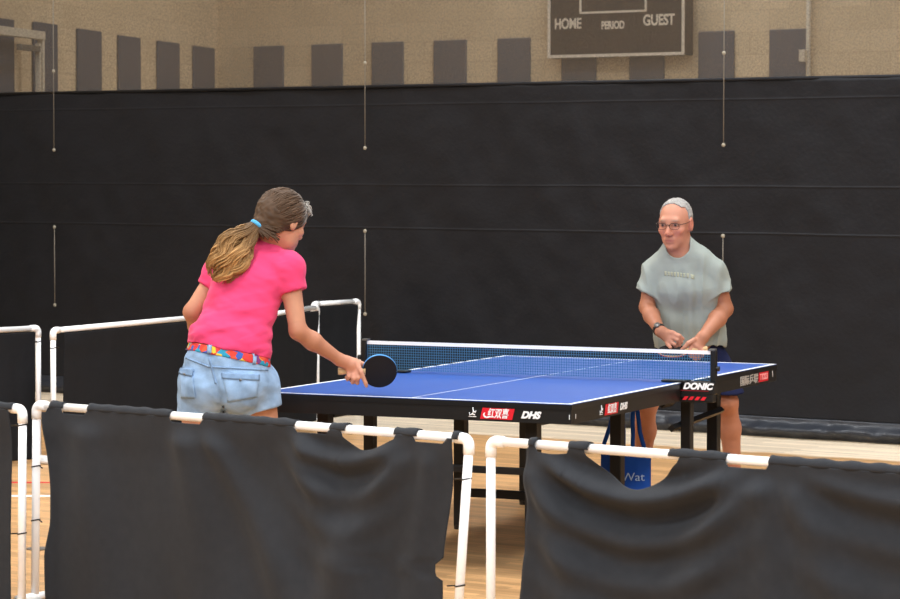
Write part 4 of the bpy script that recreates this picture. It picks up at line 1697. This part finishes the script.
for q in range(70):
    t0 = rng.uniform(.1, .75)
    th_ = rng.uniform(0, 2 * PI)
    pts = []
    for i in range(9):
        t = min(t0 + i * .03, 1)
        p = spl(ax_, t)
        tg = spl(ax_, min(t + .02, 1)) - spl(ax_, max(t - .02, 0))
        tg /= np.linalg.norm(tg)
        wd = np.cross(tg, np.array([0, 1., 0]))
        wd /= np.linalg.norm(wd)
        r_ = 1.0 + .28 * i / 8 * (.5 + rng.random() * .1)
        pts.append(p + wd * math.cos(th_) * r_ * spl(hw_, t) + np.array([0, 1., 0]) * math.sin(th_) * r_ * spl(dp_, t) + np.array([0, 0, .006 * math.sin(i * 1.3 + q)]))
    lines.append(pts)
    radii.append([.002] * 8 + [.001])
    cls.append(tuple(L3((150, 116, 76)) * rng.uniform(.8, 1.2)))
strand_mesh(lines, radii, cls, 'ponytail', M['hair'], WP.root, label='wavy light brown ponytail')

# her paddle
pc = J(379.3, 371.0, D + .035)
hb = J(337, 371.2, D + .020)
axd = hb - pc
axd /= np.linalg.norm(axd)
nf = np.array([-.32, -1.0, -.34])
nf = nf - axd * (nf @ axd)
nf /= np.linalg.norm(nf)
bn = np.cross(nf, axd)
PW = WP.R


def paddle(name, label, c_w, ax_w, n_w, front, back, edge_m, rad_=.0775, hl=.105, shift=0):
    """c_w blade centre, ax_w towards the handle, n_w out of the front rubber (world)"""
    e = bpy.data.objects.new(name, None)
    COL.objects.link(e)
    b_w = np.cross(n_w, ax_w)
    Mx = np.eye(4)
    Mx[:3, 0], Mx[:3, 1], Mx[:3, 2], Mx[:3, 3] = ax_w, b_w, n_w, c_w
    e.matrix_world = Matrix(Mx.tolist())
    tag(e, label, 'paddle', 'table tennis paddles')
    out = []
    for t in np.linspace(0, 2 * PI, 64, endpoint=False):
        x, y = math.cos(t) * rad_ * 1.02, math.sin(t) * rad_
        if x > 0:
            x = x * (1 - .06 * (1 - abs(math.sin(t))))
        out.append((x, y))

    def disc(z0, z1, sc, nm, m, lb=None):
        mb = MB()
        k = len(out)
        vs = [(x * sc, y * sc, z0) for x, y in out] + [(x * sc, y * sc, z1) for x, y in out]
        fs = [tuple(reversed(range(k))), tuple(range(k, 2 * k))] + [(i, (i + 1) % k, k + (i + 1) % k, k + i) for i in range(k)]
        mb.add(vs, fs).build(nm, m, e, False, label=lb)

    disc(-.0032, .0032, 1.0, 'blade', edge_m)
    disc(.0033, .0072, .985, 'front_rubber', front)
    disc(-.0075, -.0033, .998, 'back_rubber', back)
    st = [(rad_ * .80, .018), (rad_ * 1.0, .0125), (rad_ + hl * .5, .0130), (rad_ + hl * .95, .0165), (rad_ + hl, .0150)]
    MB().tube([(x, 0, 0) for x, r in st], [r for x, r in st], 16, flat=1.0).build('handle', M['wood'], e, True)
    return e


paddle('table_tennis_paddle', "round black paddle with blue edge held over the table in the woman's right hand",
       WP.o + PW @ pc, PW @ axd, PW @ nf, M['rubber_black'], M['edge_blue'], M['edge_blue'])

# ================================================================== the man
MP = Person('person', 690, 15.1, 'grey-haired man in glasses and grey t-shirt crouching behind the far end of the table')
J = MP.J
ty = math.radians(180 - 14)      # facing the camera, turned a little to the photo's left
fy = np.array([-math.sin(math.radians(14)), -math.cos(math.radians(14)), 0])
sy_ = np.array([math.cos(math.radians(14)), -math.sin(math.radians(14)), 0])     # towards the photo's right
hip = J(691, 362, .10)
wai = J(690, 338, .03)
bel = J(689, 318, .0)
che = J(687, 286, -.07)
shc = J(684, 259, -.10)
nkb = J(679, 247, -.13)
shA = J(654, 272, -.05)          # photo left shoulder
shB = J(713.5, 271.5, -.12)
elA = J(647, 307, -.06)
wrA = J(660, 331, -.27)
elB = J(725, 309, -.10)
wrB = J(703, 337, -.30)
hA, hB = J(673, 364, .06), J(710, 364, .04)
kA, kB = J(646, 405, -.16), J(727, 402, -.14)
aA, aB = J(641, 482, .02), J(734, 482, .0)
torso = [eseg(hip, wai, (.165, .118), (.165, .120), sy_, .04),
         eseg(wai, bel, (.165, .120), (.170, .122), sy_, .04),
         eseg(bel, che, (.168, .122), (.166, .118), sy_, .04),
         eseg(che, shc, (.166, .118), (.118, .072), sy_, .05)]
armA = [cap(shc + (shA - shc) * .5, shA, .062, .058, .04), cap(shA, elA, .054, .040, .03), cap(elA, elA + (wrA - elA) * .35, .040, .043, .02),
        cap(elA + (wrA - elA) * .35, wrA, .043, .028, .02)]
armB = [cap(shc + (shB - shc) * .5, shB, .062, .058, .04), cap(shB, elB, .054, .042, .03), cap(elB, elB + (wrB - elB) * .35, .042, .046, .02),
        cap(elB + (wrB - elB) * .35, wrB, .046, .030, .02)]
legs = []
for h_, k_, a_ in ((hA, kA, aA), (hB, kB, aB)):
    cf = k_ + (a_ - k_) * .33 - fy * .025
    legs += [cap(h_, k_, .085, .057, .04), cap(k_, cf, .053, .056, .03), cap(cf, a_, .056, .037, .03)]
HCm, HSm = J(675.5, 224, -.17), 1.07
HRm = frame(math.radians(180 + 25), math.radians(9))
F = Field(np.array([-.36, -.50, -.01]), np.array([.34, .34, 1.68]), H)
for p_ in torso + armA + armB + legs:
    F.put(p_)
head(F, HCm, HRm, HSm, nkb + np.array([0, .02, -.02]), .062)
F.put(cap(nkb, shc, .066, .08, .04))
for a_ in (aA, aB):
    F.put(cap((a_[0], a_[1], .05), (a_[0] + fy[0] * .15, a_[1] + fy[1] * .15, .036), .038, .032, .02))
    F.put(cap(a_, (a_[0], a_[1], .05), .037, .038, .02))
# photo-left hand: a loose fist with the back of the hand to the camera
D = -.29
F.put(eseg(wrA, J(671, 338, D), (.028, .022), (.040, .022), J(668, 344, D) - J(672, 333, D), .02))
for q, (a0, a1, a2, a3) in enumerate((((672.5, 333.5), (679, 336), (681.5, 342), (678, 345)),
                                      ((671.5, 337), (677.5, 340), (679.5, 345.5), (676, 347.5)),
                                      ((669.5, 341), (674.5, 344.5), (676, 348.5), (672.5, 349)),
                                      ((667, 344), (670.5, 347.5), (671, 350), (668.5, 350)))):
    finger(F, [J(*a0, D - .006), J(*a1, D - .022), J(*a2, D - .004), J(*a3, D + .014)], .0115 - .0006 * q, .009)
finger(F, [J(665, 333.5, D + .01), J(672, 332.5, D - .01), J(679, 335.5, D + .01), J(683, 339, D + .02)], .0135, .010)
# photo-right hand: reaching down, holding the handle
D2 = -.32
F.put(eseg(wrB, J(696, 346, D2), (.030, .022), (.042, .020), J(703, 347, D2) - J(690, 344, D2), .02))
for q, (a0, a1, a2, a3) in enumerate((((691.5, 345.5), (689.5, 351), (690.5, 356), (692.5, 357)),
                                      ((695, 347.5), (693.8, 353.5), (694.5, 358.5), (696, 359)),
                                      ((699, 348), (698.3, 353.5), (698.5, 358), (699.5, 358.5)),
                                      ((702.5, 347), (702.5, 351.5), (702.3, 355), (702.5, 356)))):
    finger(F, [J(*a0, D2), J(*a1, D2 - .016), J(*a2, D2 + .0), J(*a3, D2 + .02)], .0115 - .0006 * q, .009)
finger(F, [J(694, 340, D2 - .005), J(688.5, 343, D2 - .02), J(685, 347, D2 - .018), J(682, 349.5, D2 - .010)], .0135, .010)
V, Q = skin_of(F, 2)
cols = np.tile(L3((188, 130, 106)), (len(V), 1))
for (a_, b_) in ((elA, wrA), (elB, wrB), (shA, elA), (shB, elB)):
    t_ = np.clip(((V - a_) @ (b_ - a_)) / ((b_ - a_) @ (b_ - a_)), 0, 1)
    dist = np.linalg.norm(V - (a_ + t_[:, None] * (b_ - a_)), axis=1)
    cols = blend(cols, .75 * np.clip((.07 - dist) * 60, 0, 1), (160, 104, 76))
cols = blend(cols, np.clip((.8 - V[:, 2]) * 6, 0, 1) * .5, (188, 126, 96))
cols = head_colors(V, cols, HCm, HRm, HSm, (170, 96, 88), (150, 128, 112), (202, 122, 104))
make_mesh('body', V, Q, M['skin'], MP.root, cols)

# t-shirt
F = Field(np.array([-.34, -.42, .70]), np.array([.34, .30, 1.42]), H)
for p_ in torso[1:]:
    F.put(p_, .021)
F.put(eseg(hip, wai, (.182, .134), (.176, .130), sy_, .04), .018)
F.put(cap(nkb, shc, .064, .085, .05), .010)
F.put(cap(nkb, shA, .048, .045, .05), .010)
F.put(cap(nkb, shB, .048, .045, .05), .010)
for s_ in (shA, shB):
    F.put(cap(shc + (s_ - shc) * .5, s_, .060, .050, .05), .011)
for (a_, b_, t_) in ((shA, J(644.5, 292.5, -.05), J(644, 312, -.05)), (shB, J(720.5, 292.5, -.11), J(724, 312, -.11))):
    G = Field(np.array([-.34, -.42, .70]), np.array([.34, .30, 1.42]), H)
    G.put(cap(a_, t_, .047, .080, .03), .012)
    n_ = (b_ - a_) / np.linalg.norm(b_ - a_)
    G.cut(n_, float(n_ @ b_))
    unite(F, G, .03)
F.put(cap(nkb + np.array([-.008, -.045, .004]), HCm + np.array([0, 0, -.02]), .062, .080, .012), sub=True)
zh = J(690, 348.5, -.05)[2]
F.cutfn(lambda X, Y, Z: zh + .02 * np.sin(X * 14) - .02 * X - Z)
V, Q = skin_of(F, 1)
N_ = vnormals(V, Q)
d = np.zeros(len(V))
for i, v in enumerate(V):
    x, y, z = v
    fold = noise.noise((x * 11 - z * 4.5, y * 6, z * 3.2 + x * 3))
    sx_ = .10 if x > .02 else -.14
    rr = math.hypot(x - sx_, (z - 1.26) * .55)
    d[i] = .013 * (.42 - 2 * abs(noise.noise((x * 15 - (z - 1.2) * x * 16, y * 3, z * 1.9 + 5)))) * smooth(1.33 - z, 0, .12)
    d[i] += .006 * fold * smooth(1.34 - z, 0, .12) + .003 * noise.noise((x * 18 + z * 9, y * 14, z * 10)) + .006 * (abs(noise.noise((x * 9 + z * 7, y * 5, z * 6 - x * 4))) - .2)
V = V + N_ * d[:, None]
make_mesh('t_shirt', V, Q, M['grey_shirt'], MP.root)
TT = tree_of(V, Q)
# faded print across the chest
xs_ = [664.5, 667.6, 670.7, 673.8, 676.9, 680.0, 683.1, 686.6]
for k, x0 in enumerate(xs_):
    yb = 271.2 + .3 * k
    decal(MP, TT, [(x0, yb), (x0 + 2.3, yb + .1), (x0 + 2.1, yb + 4.6), (x0 + .1, yb + 4.6)], 3, 4, .0008, 'chest_print', M['yellow_print'], .0004)
decal(MP, TT, [(690.5, 274.0), (694.5, 275), (694.0, 279.5), (690.8, 278.5)], 4, 4, .0008, 'chest_print', M['yellow_print'], .0004)

# shorts
F = Field(np.array([-.36, -.36, .36]), np.array([.34, .32, .92]), H)
F.put(torso[0], .012)
F.put(cap(hA, hA + (kA - hA) * .95, .100, .094, .03), .012)
F.put(cap(hB, hB + (kB - hB) * .95, .100, .094, .03), .012)
F.cutfn(lambda X, Y, Z: Z - .86)
F.cutfn(lambda X, Y, Z: .575 + .1 * (Y + .1) - Z)
V, Q = skin_of(F, 2)
N_ = vnormals(V, Q)
V = wrinkle(V, N_, [(8, 8, 12, .006, 3), (20, 20, 14, .003, 8)])
make_mesh('shorts', V, Q, M['navy'], MP.root)
for a_ in (aA, aB):
    F = Field(np.array([a_[0] - .22, a_[1] - .32, -.002]), np.array([a_[0] + .22, a_[1] + .2, .16]), .005)
    F.put(cap((a_[0] - fy[0] * .03, a_[1] - fy[1] * .03, .048), (a_[0] + fy[0] * .17, a_[1] + fy[1] * .17, .038), .050, .044, .02))
    F.put(cap((a_[0], a_[1], .05), (a_[0], a_[1], .10), .048, .046, .02))
    F.cutfn(lambda X, Y, Z: Z - .108)
    F.cutfn(lambda X, Y, Z: .001 - Z)
    V, Q = skin_of(F, 1)
    make_mesh('shoe', V, Q, M['shoe'], MP.root)

# short hair
F = Field(np.array([-.3, -.42, 1.33]), np.array([.2, .14, 1.7]), .004)
Pm = lambda *p: HCm + HRm @ (np.array(p) * HSm)
F.put(ell(Pm(*EC), (ER + np.array([.005, .006, .006])) * HSm, HRm, .01))


def mancut(X, Y, Z):
    x = ((X - HCm[0]) * HRm[0, 0] + (Y - HCm[1]) * HRm[1, 0] + (Z - HCm[2]) * HRm[2, 0]) / HSm
    y = ((X - HCm[0]) * HRm[0, 1] + (Y - HCm[1]) * HRm[1, 1] + (Z - HCm[2]) * HRm[2, 1]) / HSm
    z = ((X - HCm[0]) * HRm[0, 2] + (Y - HCm[1]) * HRm[1, 2] + (Z - HCm[2]) * HRm[2, 2]) / HSm
    front = y - .032 - .35 * (z - .085)                 # high forehead
    side = y - .010                    # behind the temples
    hl = np.where(z > .088, front, side)
    ear = np.minimum(np.maximum(-.026 - z, -1), 1)
    return np.maximum(hl, ear) * .8


F.cutfn(mancut)
V, Q = skin_of(F, 2)
N_ = vnormals(V, Q)
Lc = (V - HCm) @ HRm / HSm
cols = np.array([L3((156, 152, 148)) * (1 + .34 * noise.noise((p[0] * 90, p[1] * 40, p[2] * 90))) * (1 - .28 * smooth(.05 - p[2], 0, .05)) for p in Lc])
dd_ = np.array([.003 * noise.noise((p[0] * 90, p[1] * 30, p[2] * 60)) for p in Lc])
make_mesh('hair', V + N_ * dd_[:, None], Q, M['white_hair'], MP.root, cols)

# glasses
gl = MB()
for sx in (-1, 1):
    rim = []
    for t in np.linspace(0, 2 * PI, 25):
        cx, cz = math.cos(t), math.sin(t)
        ex = math.copysign(abs(cx) ** .7, cx) * .025
        ez = math.copysign(abs(cz) ** .7, cz) * .0155
        rim.append(Pm(sx * .034 + ex, .109 - .10 * (abs(sx * .034 + ex) ** 1.6), .007 + ez))
    gl.tube(rim, .0014, 6)
    top = rim[0:13]
    gl.tube(top, .0019, 6)
    gl.tube([Pm(sx * .060, .101, .014), Pm(sx * .078, .06, .014), Pm(sx * .082, .0, .016), Pm(sx * .081, -.02, .004)], .002, 6)
gl.tube([Pm(-.010, .108, .012), Pm(0, .113, .016), Pm(.010, .108, .012)], .0022, 6)
gl.build('glasses', M['glass_rim'], MP.root, True, label='thin metal-rimmed glasses')
# watch
wd = (wrA - elA) / np.linalg.norm(wrA - elA)
wc = wrA - wd * .012
a1 = np.cross(wd, [0, 0, 1.])
a1 /= np.linalg.norm(a1)
a2 = np.cross(wd, a1)
w = MB()
for off in np.linspace(-.007, .007, 5):
    w.tube([wc + wd * off + .0325 * (math.cos(t) * a1 + math.sin(t) * a2) for t in np.linspace(0, 2 * PI, 25)], .003, 6)
w.build('watch_band', M['black_plastic'], MP.root, True, label='black wristwatch band')
tow = np.array([-.3, -1, .5])
tow -= wd * (tow @ wd)
tow /= np.linalg.norm(tow)
MB().tube([wc + tow * .030, wc + tow * .040], .017, 18).build('watch_face', M['steel'], MP.root, True)

# his paddle, held flat behind the net tape
pc = J(673, 351.0, D2 - .012)
hb = J(700, 349.5, D2 - .004)
axd = hb - pc
axd /= np.linalg.norm(axd)
nf = np.array([0, -.30, 1.0])
nf -= axd * (nf @ axd)
nf /= np.linalg.norm(nf)
paddle('table_tennis_paddle', "paddle held low and flat in front of the man's waist, mostly behind the net tape",
       MP.o + MP.R @ pc, MP.R @ axd, MP.R @ nf, M['rubber_black'], M['rubber_red'], M['wood'])

# ------------------------------------------------------------------ blue tote bag hung under the table
gp = at(626, 440, 13.55)
BG = empty('tote_bag', (gp[0], gp[1], 0), YAW, 'blue bag with long straps and pale lettering under the table', 'bag')
zl = lambda y: float(at(626, y, 13.55)[2])
xl = lambda x: (x - 626) / FPX * 13.55
nx_, nz_ = 22, 16
A = np.zeros((nx_, nz_, 3))
for sgn_, nm in ((-1, 'front'), (1, 'back')):
    A = np.zeros((nx_, nz_, 3))
    for i in range(nx_):
        for j in range(nz_):
            u, v = i / (nx_ - 1) * 2 - 1, j / (nz_ - 1)
            z = zl(450) + (zl(521) + .01 - zl(450)) * v
            belly = (1 - abs(u) ** 2.2) * (.03 + .05 * math.sin(min(v * 1.25, 1) * PI * .5))
            A[i, j] = (xl(626 + 25 * u), sgn_ * belly + .006 * noise.noise((u * 3, v * 3, sgn_)), z)
    MB().grid(A).build('side_panel', M['bag'], BG, True, solid=.002)
for sgn_, pxs in ((-1, [(632, 452), (632.5, 435), (632, 415), (633.5, 404), (636, 404), (637.5, 415), (639.5, 432), (644, 448), (645, 453)]),
                  (1, [(602, 452), (606, 440), (611, 425), (614, 408), (618, 404), (622, 412), (624, 432), (624, 452)])):
    MB().tube([(xl(x), sgn_ * .035, zl(y)) for x, y in pxs], .0105, 8).build('strap', M['bag'], BG, True)
text('lettering', 'Wat', .056, M['bag_text'], BG, (xl(620.5), -.084, zl(479)), (1, 0, 0), (0, -.0, 1), width=.112, align='LEFT')
